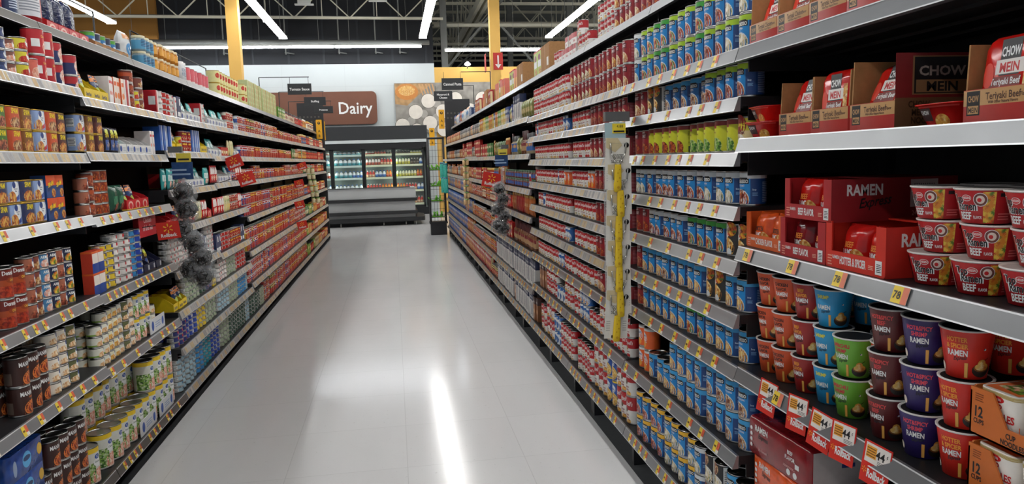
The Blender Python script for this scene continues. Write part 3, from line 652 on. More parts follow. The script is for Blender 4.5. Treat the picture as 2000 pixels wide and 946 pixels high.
can('ws', 'pasta_soup_can', 'white pasta-printed soup can', .084, .112, [('b', 0, 1, '#e9e4da'), ('r', -.6, .5, 0, .98, '#2b2a28'), ('d', -.12, .26, .42, None, 'noodle'), ('d', .1, .83, .3, None, 'veg'), ('d', -.3, .78, .36, None, '#f0ece2'), ('t', 'Soup', -.3, .75, .07, '#3c6a2c'), ('d', .02, .13, .16, None, '#dfe3e6'), ('n', .6, 1.1, .1, .85, 12, '#4a4a46')])
can('wk', 'pasta_soup_can', 'black and white chowder can', .084, .112, [('b', 0, 1, '#1d1d20'), ('d', 0, .25, .45, None, '#e9e9e6'), ('d', 0, .25, .40, None, 'cream'), ('d', -.1, .8, .3, None, 'bean'), ('r', .45, 1.2, .05, .95, '#dcdcd6'), ('n', .5, 1.1, .1, .85, 12, '#4a4a46')])
for ky, ds_, fd, tx, tc in (('yr', 'lime-yellow can with red top', 'chili', 'TORTILLA', '#7c1d1a'), ('yg', 'lime-yellow can with green dish', 'grn', 'VERDE', '#7c1d1a')):
    can(ky, 'mexican_soup_can', ds_, .084, .114, [('b', 0, 1, '#d3d42c'), ('b', .82, 1, '#7c1f1c'), ('r', -.2, .1, .74, .84, '#a32820'), ('s', [(-.5, 0, .1), (-.2, 0, .5), (.1, 0, .4), (.3, 0, .12), (.42, 0, .02)], '#8a1d18' if ky == 'yr' else '#2f6a2a'), ('d', .06, .22, .33, None, fd), ('t', 'Soup', -.05, .60, .06, '#7c1f1c'), ('r', .62, 1.1, .06, .26, '#26323e'), ('n', .6, 1.1, .32, .78, 10, '#8a8a20')])
can('oe', 'mexican_soup_can', 'yellow chowder can with oval badge', .084, .114, [('b', 0, 1, '#d8cf3c'), ('b', 0, .6, '#efd89a'), ('d', -.05, .76, .42, None, '#8f1f1c'), ('t', 'OLD EL PASO', -.05, .73, .08, '#f5d23a', dict(mw=.7)), ('t', 'CHOWDER', -.05, .5, .09, '#5a1c3c'), ('d', -.05, .22, .42, None, 'cream'), ('b', 0, .05, '#5a1c3c')])
for i, (bc, fd) in enumerate((('#6b8fc4', 'noodle'), ('#2f9a4a', 'cream'), ('#a01820', 'chili'), ('#e0a23a', 'chick'), ('#8a1219', 'meat'))):
    can('k%d' % i, 'stew_can', ('blue-banded', 'green-banded', 'plain', 'amber-banded', 'black-badged')[i]+' dark red stew can', .084, .112, [('b', 0, 1, '#8e1420'), ('s', [(-.6, .36, .60), (0, .38, .60), (.5, .44, .62)], bc), ('d', -.05, .2, .42, None, fd), ('r', -.34, .30, .66, .86, K_), ('r', -.30, .26, .68, .84, '#8e1420'), ('t', 'CHUNKY', -.02, .70, .12, W_, dict(mw=.52)), ('t', "Campbell's", -.02, .87, .07, W_, dict(mw=.4, sh=.3)), ('n', .6, 1.1, .1, .85, 12, '#c97a80')])
for i, (tx, fd) in enumerate((('Tomato', '#b3201c'), ('Noodle', 'noodle'), ('Mushroom', 'cream'), ('Chicken', 'chick'))):
    can('c%d' % i, 'mushroom_soup_can' if i == 2 else 'condensed_soup_can', 'red and white %s soup can' % tx.lower(), .0675, .102, [('b', 0, 1, '#f0eee8'), ('b', .47, 1, '#b41a22'), ('t', "Campbell's", 0, .66, .19, W_, dict(mw=1.0, sh=.3, b=.015)), ('d', 0, .47, .13, None, '#b08a48'), ('t', tx, 0, .27, .10, '#8a1a1c', dict(mw=.6)), ('d', .12, .12, .2, .10, fd), ('n', .75, 1.25, .08, .4, 7, '#b9b4aa')])
can('cv', 'condensed_soup_can', 'blue swoosh white soup can', .0675, .102, [('b', 0, 1, '#1f5fa8'), ('d', .1, .35, .42, None, W_), ('r', -.5, .4, .8, .92, W_), ('t', 'Swanson', 0, .6, .1, W_), ('d', .1, .2, .2, None, 'chick')])
can('cB', 'family_soup_can', 'tall red and white soup can', .087, .145, [('b', 0, 1, '#f0eee8'), ('b', .5, 1, '#a8161e'), ('t', "Campbell's", 0, .66, .17, W_, dict(mw=.95, sh=.3, b=.015)), ('d', 0, .5, .14, None, '#5a3a20'), ('t', 'Chicken', 0, .3, .08, '#8a1a1c', dict(mw=.6)), ('t', 'Noodle', 0, .2, .08, '#8a1a1c', dict(mw=.6)), ('d', .2, .1, .2, .08, 'noodle')])
can('gB', 'family_soup_can', 'tall blue and yellow noodle can', .087, .145, [('b', 0, 1, '#2450a0'), ('b', .9, 1, '#e9c63a'), ('d', -.1, .66, .40, .16, W_), ('t', 'Noodle', -.1, .62, .07, '#2450a0'), ('d', 0, .25, .45, None, '#e9d66a'), ('d', 0, .25, .42, None, 'noodle')])
can('or', 'orange_soup_can', 'orange and white soup can', .075, .105, [('b', 0, 1, '#e8642a'), ('d', -.1, .5, .42, None, W_), ('d', 0, .25, .22, None, '#e8a03a'), ('b', .85, 1, W_), ('t', "Campbell's", -.1, .6, .1, '#1f4f9a', dict(sh=.3))])
can('bw', 'broth_can', 'blue and white broth can', .075, .11, [('b', 0, 1, W_), ('b', .72, 1, '#1f5a9e'), ('t', 'Broth', 0, .78, .12, W_), ('d', 0, .35, .33, None, '#1f5a9e'), ('n', .6, 1.1, .1, .6, 8, '#aab')])
can('nv', 'tall_navy_can', 'navy can with white lettering', .084, .15, [('b', 0, 1, '#16305c'), ('n', -.4, .4, .2, .9, 10, '#c9d4e6')])
# broth cartons, pouches, boxes for the noodle side
boxp('br', 'broth_carton', 'white broth carton with navy top', .072, .06, .225, '#e8e6e2', [('b', .68, 1, '#1b2748'), ('r', .12, .42, .1, .66, '#1b2748'), ('n', -.4, .0, .15, .6, 9, '#b9b6b0'), ('t', 'BROTH', -.05, .76, .07, W_)], 'carton')
boxp('bn', 'broth_carton', 'brown broth carton with navy top', .072, .06, .2, '#8c5a38', [('b', .7, 1, '#3c2420'), ('d', 0, .4, .3, None, 'chick'), ('t', 'BROTH', -.05, .76, .07, W_)], 'carton')
for i, (c1, c2, fd) in enumerate((('#c8702a', '#d8a83c', 'veg'), ('#5d8a34', '#e3d9a0', 'salad'), ('#d8c23a', '#e9e0b0', 'noodle'), ('#28407c', '#e8e6e0', 'chick'), ('#7a3a20', '#c99a6a', 'bean'))):
    boxp('x%d' % i, 'side_dish_box', ('orange', 'green', 'yellow', 'navy and white', 'brown')[i]+' slim side dish box', .045, .12, .165, c1, [('r', -.48, .48, 0, .55, c2), ('d', 0, .28, .42, None, fd), ('r', -.4, .4, .68, .84, W_)])
for i, (c1, fd, nm_) in enumerate((('#a0181c', 'noodle', 'red'), ('#2a56a4', 'noodle', 'blue'), ('#a8521e', 'noodle', 'orange'))):
    boxp('q%d' % i, 'pasta_box', nm_+' pasta box', .08, .05, .19, c1, [('d', 0, .35, .36, None, fd), ('r', -.4, .4, .7, .85, W_), ('t', 'Pasta', 0, .73, .08, c1), ('r', .52, .9, .1, .9, '#e6d2a0')])
boxp('m0', 'dinner_box', 'small red dinner box', .10, .04, .075, '#b5201c', [('r', -.45, .3, .3, .6, '#efe2c4'), ('d', .25, .4, .2, None, 'noodle')])
boxp('m1', 'dinner_box', 'small green dinner box', .10, .04, .075, '#3c7a34', [('r', -.45, .3, .3, .6, '#efe2c4'), ('d', .25, .4, .2, None, 'salad')])
boxp('fs', 'snack_box', 'green fruit-printed snack box', .16, .09, .22, '#b9c95a', [('b', .94, 1, '#c41f1c'), ('d', 0, .72, .3, .12, '#7c1f3a'), ('r', -.4, .4, .35, .6, W_), ('d', .1, .18, .3, .12, 'egg')])
boxp('pk1', 'snack_box', 'pink and orange snack box', .09, .14, .2, '#e07a6a', [('r', -.4, .4, .1, .6, '#f0c06a')])
boxp('bx', 'shipping_carton', 'plain brown shipping carton', .34, .28, .22, 'card', [('r', -.02, .02, 0, 1, '#b9935f'), ('r', .2, .4, .2, .5, '#e9e6de')], 'carton')
boxp('wt', 'white_carton', 'white and red soup carton', .10, .1, .075, '#ebe6e0', [('r', -.5, .5, .55, 1, '#b4202a'), ('t', 'Soup', 0, .2, .25, '#b4202a')], 'carton')
jar('sj', 'bouillon_jar', 'small dark bouillon jar', .055, .075, '#3a2418', '#2c5a34', [('b', 0, 1, '#7a3a28'), ('r', -.4, .4, .2, .6, '#3a62a8')])
jar('rj', 'bouillon_jar', 'red jar with pale lid', .075, .12, '#a81c22', '#c9c6c2', [('b', 0, 1, '#a81c22'), ('b', .35, .5, W_)], neck=.001)
pouch('hp', 'seasoning_pouch', 'brown and green herb pouch', .10, .04, .15, M('#7a7a3a', .3, 0, 'pouch_film', .3, 40), [('r', -.35, .35, .3, .55, '#d9c08a'), ('d', 0, .75, .2, None, 'leaf')])
pouch('sp', 'gravy_pouch', 'slim orange seasoning pouch', .05, .02, .17, M('#a4561e', .3, 0, 'pouch_film', .2, 40), [('r', -.4, .4, .86, .98, '#e9c63a'), ('d', 0, .5, .3, None, 'chick')])
pouch('sr', 'gravy_pouch', 'slim red seasoning pouch', .05, .02, .17, M('#9a2420', .3, 0, 'pouch_film', .2, 40), [('r', -.4, .4, .86, .98, '#e9c63a'), ('d', 0, .35, .3, None, 'meat')])
jar('bb', 'broth_bottle', 'brown sauce bottle with dark cap', .06, .2, M('#7a4a2c', .2, 0, 'brown_glass', .1, 20), '#4a1a1c', [('b', 0, 1, '#b8926a'), ('r', -.4, .4, .35, .6, '#7c1f28')], 'bottle', nk=.6, neck=.016, lv=(.15, .48))
jar('bc', 'tall_jar', 'clear bottle with colourful label', .06, .17, M('#b9a98a', .2, 0, 'clear_glass', .1, 20), '#3a3a3c', [('b', 0, 1, '#2f6ab4'), ('d', 0, .45, .3, None, 'noodle')], 'bottle', nk=.7, neck=.012, lv=(.15, .6))
for i, (c1, c2) in enumerate((('#5a5c60', '#dcd8cc'), ('#b0602a', '#e6d3a4'), ('#3e6a34', '#e6e2c8'))):
    pouch('g%d' % i, 'rice_pouch', ('grey and white', 'orange', 'green')[i]+' rice pouch', .09, .03, .15, M(c1, .3, 0, 'pouch_film', .15, 40), [('r', -.36, .36, .2, .6, c2), ('d', 0, .3, .26, None, 'noodle'), ('t', 'RICE', 0, .7, .1, W_)])
# noodle cups and cartons for the nearest noodle bay
def rcup(key, desc, c, tx, tc='#f0a03a', rc='#d9a04a'):
    cup(key, 'ramen_cup', desc, .104, .074, .107, c, [('t', tx[0], .10, .75, .095, tc, dict(mw=.60, b=.04)), ('t', tx[1], .10, .62, .095, tc, dict(mw=.60, b=.04)), ('t', 'RAMEN', .10, .47, .12, W_, dict(mw=.52, b=.04)), ('t', 'Express', .16, .39, .08, K_, dict(mw=.5, sh=.3, ri=.15)),
        ('r', .26, .33, .04, .34, rc), ('r', .33, .34, .04, .34, '#8a5a1c'), ('d', .66, .20, .235, .145, '#1c1614'), ('d', .66, .25, .205, .085, '#7a4a24'), ('d', .66, .27, .18, .075, 'noodle'), ('d', .64, .33, .10, .09, 'noodle'), ('s', [(.48, .26, .275), (.66, .36, .38), (.80, .44, .455)], '#1c1614'), ('r', .64, .69, .60, .64, '#e8e4de'), ('r', .64, .66, .61, .64, '#26356a'),
        ('n', 1.0, 1.5, .12, .85, 14, '#d9d9d2'), ('d', -.35, .2, .09, None, '#e6d6c8')], 'dark')
rcup('r0', 'orange chicken ramen cup', '#d8562a', ('CHICKEN', 'FLAVOR'), K_); rcup('r1', 'dark red beef ramen cup', '#9c1f1e', ('BEEF', 'FLAVOR'))
rcup('r2', 'sky blue ramen cup', '#2a9ad2', ('SHRIMP', ''), '#f0e23a'); rcup('r3', 'lime green ramen cup', '#6fb23a', ('LIME&CHILI', 'SHRIMP'), '#c42040')
rcup('r4', 'bright orange-red ramen cup', '#dc4a28', ('HOT & SPICY', 'CHICKEN'), '#7a1414'); rcup('r5', 'dark maroon ramen cup', '#5a1a1c', ('HOT&SPICY', 'BEEF'), '#d84a4a')
rcup('r6', 'deep purple ramen cup', '#2c1f5e', ('HOT&SPICY', 'SHRIMP'), '#e0485a'); rcup('r7', 'bright red ramen cup', '#cf2a1e', ('HOTTER', '& SPICIER'))
cup('tr', 'noodle_bowl', 'red beef noodle bowl', .118, .086, .0715, '#b81a20', [('r', .40, .60, 0, .9, 'egg'), ('r', .60, .95, 0, .9, '#a5161e'), ('t', 'Top', -.085, .585, .24, W_, dict(mw=.30, b=.03)), ('t', 'Top', -.08, .60, .21, K_, dict(mw=.26, b=.03)), ('t', 'Ramen', .085, .375, .25, W_, dict(mw=.60, b=.03)), ('t', 'Ramen', .09, .39, .22, K_, dict(mw=.56, b=.03)), ('t', 'BEEF', .04, .12, .21, W_, dict(mw=.36, b=.05)), ('t', 'FLAVOR', .30, .14, .09, W_, dict(mw=.16)),
    ('d', .12, .72, .09, .09, '#e8e2dc'), ('d', .12, .72, .08, .075, '#c41f22'), ('t', 'NISSIN', .12, .69, .07, W_, dict(mw=.14)), ('d', .36, .68, .115, None, W_), ('d', .36, .68, .105, None, '#6a3a34'), ('d', .36, .68, .07, None, '#e8d8cc'), ('d', .345, .67, .035, None, '#c41f22'), ('r', .66, .88, .76, .86, K_), ('r', -.62, -.36, .1, .85, '#d8a0a0'), ('n', -.6, -.38, .15, .8, 8, '#8a2a2c'), ('n', .66, .9, .12, .34, 3, '#d86a6a')], '#c9c2bc', '#ece6e0', 'noodle bowl')
PR['tr'].cat = 'noodle bowl'
s_ = Shape(.098, .098, .02, .098, 1, .86, nq=3); b = B(); s_.loops(b, [(-.001, 0), (0, .001), (0, .097), (-.002, .098)], '#efe9e0', True, '#e2ddd2')
ops(s_, b, [('b', .90, .985, '#c9b98a'), ('n', -.5, .5, .9, .97, 3, '#a98a3a'), ('d', 0, .84, .16, .07, '#c41f22'), ('t', 'NISSIN', 0, .81, .05, W_, dict(mw=.26)), ('t', 'CUP', -.05, .60, .15, '#c41f22', dict(mw=.6, b=.03)), ('t', 'NOODLES', 0, .42, .16, '#c41f22', dict(mw=.92, b=.03)), ('s', [(-.5, .2, .38), (0, .22, .33), (.5, .26, .38)], '#e0642a'), ('t', 'CHICKEN', 0, .25, .07, W_, dict(mw=.5)), ('d', .1, .1, .35, .11, 'salad'), ('b', .0, .06, '#e0642a')])
tp = B(); tp.add([(-.04, -.04, .0984), (.04, -.04, .0984), (.04, .04, .0984), (-.04, .04, .0984)], [(0, 1, 2, 3)], '#e2703a'); tp.add([(-.03, -.02, .0988), (.03, -.03, .0988), (.035, .02, .0988), (-.02, .03, .0988)], [(0, 1, 2, 3)], 'salad')
PR['cn'] = Prod('noodle_cup', 'cup', 'white and orange noodle cup', .1, .1, .0985, b, [('lid', tp)])
# tins and packs for the canned-meat side
def spam(key, desc, c, fd, band, gv=False, h=.088):
    L = [('b', 0, 1, c), ('r', -.9, -.55, .3, .75, W_), ('n', -.88, -.57, .33, .72, 6, K_)]
    if gv: L += [('r', -.45, .45, 0, 1, '#8fa6cf'), ('d', .1, .62, .3, None, W_), ('d', -.02, .8, .13, None, '#1c3a7a'), ('t', 'Luncheon', .1, .6, .07, '#2a3a6a', dict(mw=.45)), ('t', 'Meat', .1, .5, .07, '#2a3a6a', dict(mw=.4)), ('d', -.2, .2, .3, None, fd), ('s', [(.1, .1, .25), (.3, .18, .4), (.5, .3, .5)], band)]
    else: L += [('d', .06, .26, .42, .26, fd), ('s', [(-.4, .36, .44), (0, .44, .58), (.42, .44, .56)], band), ('t', 'SPAM', .02, .68, .24, '#f2d81e', dict(mw=.86, b=.05, sx=.7))]
    can(key, 'luncheon_meat_can', desc, .098, h, L, m='gold', d=.06, c=.018, nq=3)
spam('s0', 'blue square luncheon meat can', '#2f7cc8', 'leaf', '#3a7a9a'); spam('s1', 'green square luncheon meat can', '#3a6a24', 'meat', '#7ab02c'); spam('s2', 'orange square luncheon meat can', '#c2502c', 'bean', '#e0642c')
spam('s3', 'brown square luncheon meat can', '#7a4a1e', 'burger', '#d8a02c'); spam('s4', 'purple square luncheon meat can', '#8a2a6a', 'bean', '#b04a8a'); spam('s5', 'maroon square luncheon meat can', '#4a1c1c', 'burger', '#a0602c')
spam('s6', 'pale blue luncheon meat can', '#8fa6cf', 'burger', '#c41f3a', True); spam('s7', 'navy square luncheon meat can', '#2a3358', 'burger', '#6a2a2a'); spam('s8', 'steel-blue luncheon meat can', '#7c8aa8', 'burger', '#2a4a9a', True)
boxp('sb', 'spread_box', 'orange and blue luncheon box', .085, .06, .095, '#22447c', [('r', -.5, .5, .55, 1, '#d8542a'), ('s', [(-.5, .2, .6), (0, .4, .75), (.5, .6, .95)], '#22305c'), ('t', 'SPAM', 0, .52, .2, '#f2d81e', dict(mw=.8, b=.05, ri=.25)), ('d', .25, .22, .22, None, 'burger')])
can('mw', 'sloppy_joe_can', 'dark brown sloppy joe can', .083, .115, [('b', 0, 1, '#33160f'), ('t', 'MANWICH', .0, .68, .15, W_, dict(mw=.95, b=.05)), ('t', 'ORIGINAL', .12, .58, .06, '#e0742a', dict(mw=.5)), ('d', .08, .24, .44, .26, '#d87a3a'), ('d', .08, .24, .38, .20, 'chili'), ('s', [(-.35, .0, .12), (.1, 0, .16), (.5, .02, .14)], '#c4602c'), ('r', -1.3, -.8, .1, .5, '#6a5a50')])
can('dn', 'chili_can', 'red-brown chili can with beans', .083, .115, [('b', 0, 1, '#a8481f'), ('b', .62, 1, '#6e2014'), ('t', "Dennison's", 0, .78, .14, W_, dict(mw=.95, b=.03)), ('d', 0, .6, .32, .10, '#8a3a18'), ('t', 'CHILI', 0, .57, .08, '#f0c04a', dict(mw=.5)), ('b', 0, .42, 'beans')])
def small(key, name, desc, base, logo, fd, dia=.066, h=.062, tx='', band=None, tc='#1c2f6e'):
    L = [('b', 0, 1, base)]
    if band: L.append(('b', band[0], band[1], band[2]))
    L += [('d', -.12, .3, .33, .3, fd), ('d', .2, .6, .25, .3, W_), ('d', .12, .80, .12, None, logo)]
    if tx: L.append(('t', tx, 0, .66, .2, tc, dict(mw=.9, b=.03)))
    can(key, name, desc, dia, h, L, nq=4)
small('v0', 'vienna_sausage_can', 'reddish-brown sausage tin', '#a5634c', '#1f3a78', 'meat', tx='')
small('v1', 'vienna_sausage_can', 'brown bean sausage tin', '#7a4034', '#1f3a78', 'bean')
small('v2', 'sausage_can', 'navy sausage tin', '#1e2846', '#1e2846', 'egg', tx='ARMOUR', tc=W_); small('v3', 'sausage_can', 'light blue sausage tin', '#4a86b4', '#e07a4a', 'pink', tx='ARMOUR', tc=W_)
small('h0', 'chicken_can', 'cream chicken tin', '#ece4d4', '#1f3a78', 'chick', .083, .052); small('h1', 'chicken_can', 'olive-green chicken tin', '#5c5f3c', '#1f3a78', 'chick', .083, .052)
small('h2', 'vegetable_can', 'white and green mushroom tin', '#e9e8d8', '#1f3a78', 'chick', .07, .052, band=(0, .25, '#7da33c')); small('h3', 'vegetable_can', 'white and yellow tin', '#efe9c9', '#1f3a78', 'noodle', .07, .052)
def tuna(key, desc, c1, c2, lg, tx='', dia=.085, h=.037, nm='tuna_can'):
    can(key, nm, desc, dia, h, [('b', 0, 1, c1), ('s', [(-.7, .1, .3), (0, .2, .75), (.6, .1, .5)], c2), ('r', -.1, .3, .45, .85, lg), ('r', -1, -.5, .2, .8, W_), ('n', -.95, -.55, .25, .75, 4, K_)] + ([('t', tx, .1, .5, .3, W_, dict(mw=.4))] if tx else []), nq=4)
tuna('t0', 'royal blue tuna tin', '#1c3f9a', '#dfe6ee', '#c9ced6'); tuna('t1', 'sky blue tuna tin', '#3a86bc', '#e6ecf0', '#1c3f7a'); tuna('t2', 'navy and yellow tuna tin', '#1b2a6e', '#e9c63a', '#c41f2a')
tuna('t3', 'teal tuna tin', '#1f8a9a', '#2aa2b4', '#1f3a78'); tuna('t4', 'pale ice-blue tuna tin', '#a9c6d2', '#e6eef0', '#3a6a8a', nm='sardine_can'); tuna('t5', 'dark green seafood tin', '#2c4a3a', '#dfe6dc', '#c9ced0', nm='seafood_can')
tuna('t6', 'pale green seafood tin', '#a9b49a', '#e6e9dc', '#2f5a3c', nm='seafood_can'); tuna('t7', 'white and red small tin', '#e9e6e0', '#b9c6ce', '#c41f2a', dia=.078, nm='deviled_ham_can'); tuna('t8', 'yellow and navy small tin', '#e0c23a', '#232a5e', '#2a2f6e', dia=.078, nm='deviled_ham_can')
tuna('t9', 'silver-white snack tin', '#d6d4ce', '#e9e6e0', '#c42a2c', dia=.078, nm='deviled_ham_can'); tuna('ta', 'red and blue oyster tin', '#b5281f', '#3a86bc', '#e6e2da', dia=.09, nm='oyster_can')
YCL = [('b', 0, 1, '#dcded4'), ('b', .84, 1, '#e9c62a'), ('r', -1.0, -.22, 0, .58, 'leaf'), ('s', [(-.45, .5, .58), (-.2, .40, .50), (.15, .1, .22)], '#e4e6dc'), ('d', -.02, .20, .40, .22, 'pink'), ('b', 0, .06, '#cfd2cc'), ('d', -.1, .58, .2, .12, W_), ('d', -.1, .73, .14, .065, '#1f4a9a'), ('t', 'Chicken', -.1, .57, .05, '#3a5a2c', dict(mw=.34)), ('t', 'Great', -.1, .735, .03, W_, dict(mw=.2)), ('t', 'Value', -.1, .695, .03, W_, dict(mw=.2)), ('r', .2, .6, .9, .94, '#c44a2a')]
can('yc', 'large_chicken_can', 'tall yellow-topped chicken can', .110, .178, YCL)
can('ys', 'chicken_breast_can', 'yellow-topped green chicken can', .085, .13, YCL)
can('rc', 'corned_beef_can', 'tall red corned beef can', .082, .11, [('b', 0, 1, '#b8202a'), ('r', .0, .7, 0, .62, '#d8463c'), ('d', .25, .3, .3, None, 'pink'), ('t', 'Corned Beef', .2, .66, .09, '#f0c23a', dict(mw=.6)), ('r', -.6, -.2, .3, .6, W_), ('r', .1, .5, .82, .94, W_)])
can('nc', 'ham_can', 'navy and red ham can', .085, .095, [('b', 0, 1, '#1f2a5e'), ('b', .6, 1, '#b5202a'), ('d', .15, .45, .34, None, '#e9d0c8'), ('d', .15, .45, .3, None, 'pink'), ('r', -.1, .5, .06, .22, W_)])
small('n0', 'ham_tin', 'navy flat fish tin', '#2a3a62', '#9aa6be', '#3a4a7a', .085, .042); small('n1', 'ham_tin', 'brown flat ham tin', '#7a4a3e', '#8a3a30', 'pink', .085, .046); small('n2', 'ham_tin', 'yellow and white flat tin', '#e9e6d8', '#c42a20', '#b8281f', .08, .052, band=(0, 1, '#e0d23a')); small('n3', 'ham_tin', 'pink and white ham tin', '#d86a5a', '#c42a2c', 'pink', .075, .085)
can('bf', 'beef_can', 'brown chunky beef can', .075, .07, [('b', 0, 1, '#5c2418'), ('b', .5, .8, '#a84a24'), ('d', 0, .3, .4, .3, 'meat'), ('t', 'BEEF', 0, .8, .14, W_)])
can('gc', 'chili_tin', 'white-label chili tin', .085, .055, [('b', 0, 1, '#8a3a24'), ('d', -.1, .45, .45, .42, 'chili'), ('d', .3, .62, .16, None, W_), ('d', .24, .8, .09, None, '#1f3a78')])
boxp('ob', 'cracker_kit_box', 'orange and white chicken kit box', .075, .05, .105, '#c8402a', [('r', -.5, .5, .0, .45, '#1f3f8a'), ('r', -.45, .45, .45, .9, '#f0e6da'), ('b', .92, 1, '#e0642a')], 'box')
boxp('o2', 'rice_mix_box', 'orange and white slim box', .042, .09, .145, '#e0642a', [('r', -.5, .5, 0, 1, '#f0e2d4'), ('d', 0, .35, .4, None, '#e8803a'), ('r', -.4, .4, .7, .85, '#e0642a')])
boxp('o3', 'rice_mix_box', 'white and pink slim box', .035, .09, .14, '#efe9e6', [('d', 0, .4, .3, None, '#e08a7a'), ('r', -.4, .4, .75, .85, '#d84a4a')])
boxp('o4', 'rice_mix_box', 'red slim box with white side', .045, .09, .15, '#b5202a', [('r', -.02, .5, 0, 1, '#efe6e2'), ('r', -1.5, -.6, .4, .75, W_)])
boxp('bb1', 'cracker_box', 'plain blue cracker box', .055, .1, .16, '#1f56a8', [('d', 0, .3, .3, None, '#3a7ac4'), ('r', .2, .5, 0, 1, '#dfe6ee')])
boxp('bk1', 'sardine_box', 'navy box with white print', .09, .08, .15, '#1b2a54', [('r', -.4, .3, .1, .3, W_), ('r', .1, .4, .6, .9, W_)])
pouch('pr', 'protein_pouch', 'red and white tuna pouch', .075, .02, .14, M('#c42a2c', .25, 0, 'pouch_film', .1, 40), [('r', -.4, .4, .5, .9, '#efe6e2'), ('d', 0, .3, .3, None, 'pink')])
pouch('pyl', 'protein_pouch', 'yellow and white tuna pouch', .06, .02, .14, M('#e6dcae', .25, 0, 'pouch_film', .1, 40), [('r', -.3, .3, .1, .5, '#e9c62a'), ('d', 0, .7, .2, None, 'leaf')])
pouch('pn', 'seafood_pouch', 'navy tuna pouch', .085, .025, .135, M('#1f3560', .25, 0, 'pouch_film', .15, 40), [('b', 0, 1, '#1f3560') if 0 else ('r', -.5, .5, .72, .98, '#d8823a'), ('d', 0, .35, .3, None, '#b9cf5a'), ('t', 'TUNA', 0, .6, .1, W_)])
pouch('pt1', 'seafood_pouch', 'teal salmon pouch', .085, .025, .135, M('#3aa0a0', .25, 0, 'pouch_film', .15, 40), [('r', -.4, .4, .4, .7, '#cfe6e2'), ('d', 0, .25, .25, None, 'pink')])
pouch('pd', 'jerky_pouch', 'dark pouch with yellow lettering', .07, .02, .13, M('#26202a', .25, 0, 'pouch_film', .15, 40), [('d', .05, .82, .35, .1, '#c9cf3a'), ('t', 'SPAM', .05, .6, .14, '#f2d81e', dict(mw=.8)), ('r', -.3, .4, .1, .5, '#3a5a9a'), ('d', .1, .3, .2, None, 'chick')])
pouch('gb', 'green_pouch', 'dark green chicken pouch', .095, .045, .14, M('#1f4a38', .25, 0, 'pouch_film', .2, 40), [('r', -.3, .3, .3, .6, '#3a7a58'), ('d', .1, .2, .25, None, 'meat')])
pouch('nb', 'navy_bag', 'crinkled navy snack bag', .108, .07, .22, 'navyfilm', [('r', .15, .35, .2, .8, '#9aa0ae')], 'bag')
tray('yt', 'display_tray', 'bright yellow open display tray', .10, .16, .11, .05, '#e9c81e', 'cardd', [('t', 'StarKist', 0, .3, .35, '#22305c', dict(mw=.7, b=.03))])
tray('wtr', 'display_tray', 'white open display tray', .10, .16, .10, .05, '#e6e6e4', 'cardd', [('d', -.3, .5, .16, None, '#1f4a9a'), ('n', .0, .4, .3, .7, 3, '#9ab')])
tray('rt', 'display_tray', 'red open display tray', .12, .2, .10, .055, '#c41f26', '#2a2f5e', [('b', 0, .08, '#e9c63a'), ('d', 0, .45, .3, .42, '#e8b0a0'), ('d', 0, .38, .2, .3, '#c41f26')])
tray('dt', 'display_tray', 'dark navy open display tray', .10, .16, .10, .045, '#1c1f3c', 'cardd', [('r', .2, .45, .2, .8, '#c9cbd0')])
tray('ct', 'cardboard_tray', 'brown corrugated tray', .26, .2, .05, .045, 'card', 'cardd', [('r', -.4, -.1, .25, .75, '#5c4630'), ('r', .1, .4, .25, .75, '#5c4630')])
tray('wct', 'cardboard_tray', 'white printed case tray', .26, .22, .075, .07, '#dcdedd', 'cardd', [('d', -.35, .5, .07, .32, '#1f4a9a'), ('n', -.2, .2, .35, .75, 3, '#8aa0c4'), ('r', .28, .42, .2, .8, '#c9d2e0')])
boxp('bp', 'bottled_pack', 'royal blue shrink-wrapped pack', .27, .16, .105, 'bluefilm', [('d', 0, .5, .12, .3, '#5aa6d8'), ('d', 0, .55, .1, .1, '#16305c'), ('d', .36, .55, .07, .22, '#c9a03a'), ('d', -.33, .45, .05, .3, '#8a9ab4')], 'pack', c=.02)
# tomato section and beyond
for i, (c1, c2, c3, d_) in enumerate((('#96181a', '#dcd6c6', '#b0261c', 'red and cream'), ('#a5161a', '#8c1216', '#dcae3a', 'bright red'), ('#2c4f94', '#dfe2e4', '#a8201c', 'blue and white'), ('#d0b03a', '#e9e4d4', '#a82a1c', 'yellow and white'), ('#9c1c1a', '#2c6a36', '#e0c884', 'red and green'))):
    can('o%d' % (i+5), ('whole_tomato_can', 'tomato_can', 'diced_tomato_can', 'crushed_tomato_can', 'stewed_tomato_can')[i], d_+' tomato can', .075, .112, [('b', 0, 1, c1), ('b', .60, .86, c2), ('d', 0, .3, .46, .28, 'tomato'), ('b', .88, .96, c3), ('r', -.35, .35, .66, .8, c3), ('r', .5, 1.1, .1, .55, '#e4dfd2')], nq=4)
    can('u%d' % i, ('tomato_sauce_can', 'tomato_paste_can', 'salsa_can', 'pizza_sauce_can', 'chile_tomato_can')[i], 'small '+d_+' sauce tin', .066, .072, [('b', 0, 1, c1), ('b', .6, .9, c2), ('d', 0, .32, .4, .3, 'tomato'), ('r', -.35, .35, .66, .82, c3)], nq=3)
for i, (c1, g, l, d_) in enumerate((('#e9dfc4', '#a8321c', '#d8a83c', 'cream-label'), ('#c42a22', '#8f2a1a', '#2c2c2e', 'red-label'), ('#4a6a9a', '#a8421c', '#c9b06a', 'blue-label'), ('#e0a23a', '#a8541c', '#e9e2d0', 'amber-label'))):
    jar('J%d' % i, 'sauce_jar', d_+' pasta sauce jar', .085, .155, M(g, .15, 0, 'sauce_glass', .1, 20), l, [('b', 0, 1, c1), ('d', 0, .38, .25, None, 'tomato'), ('r', -.3, .3, .5, .6, '#4a2018')])
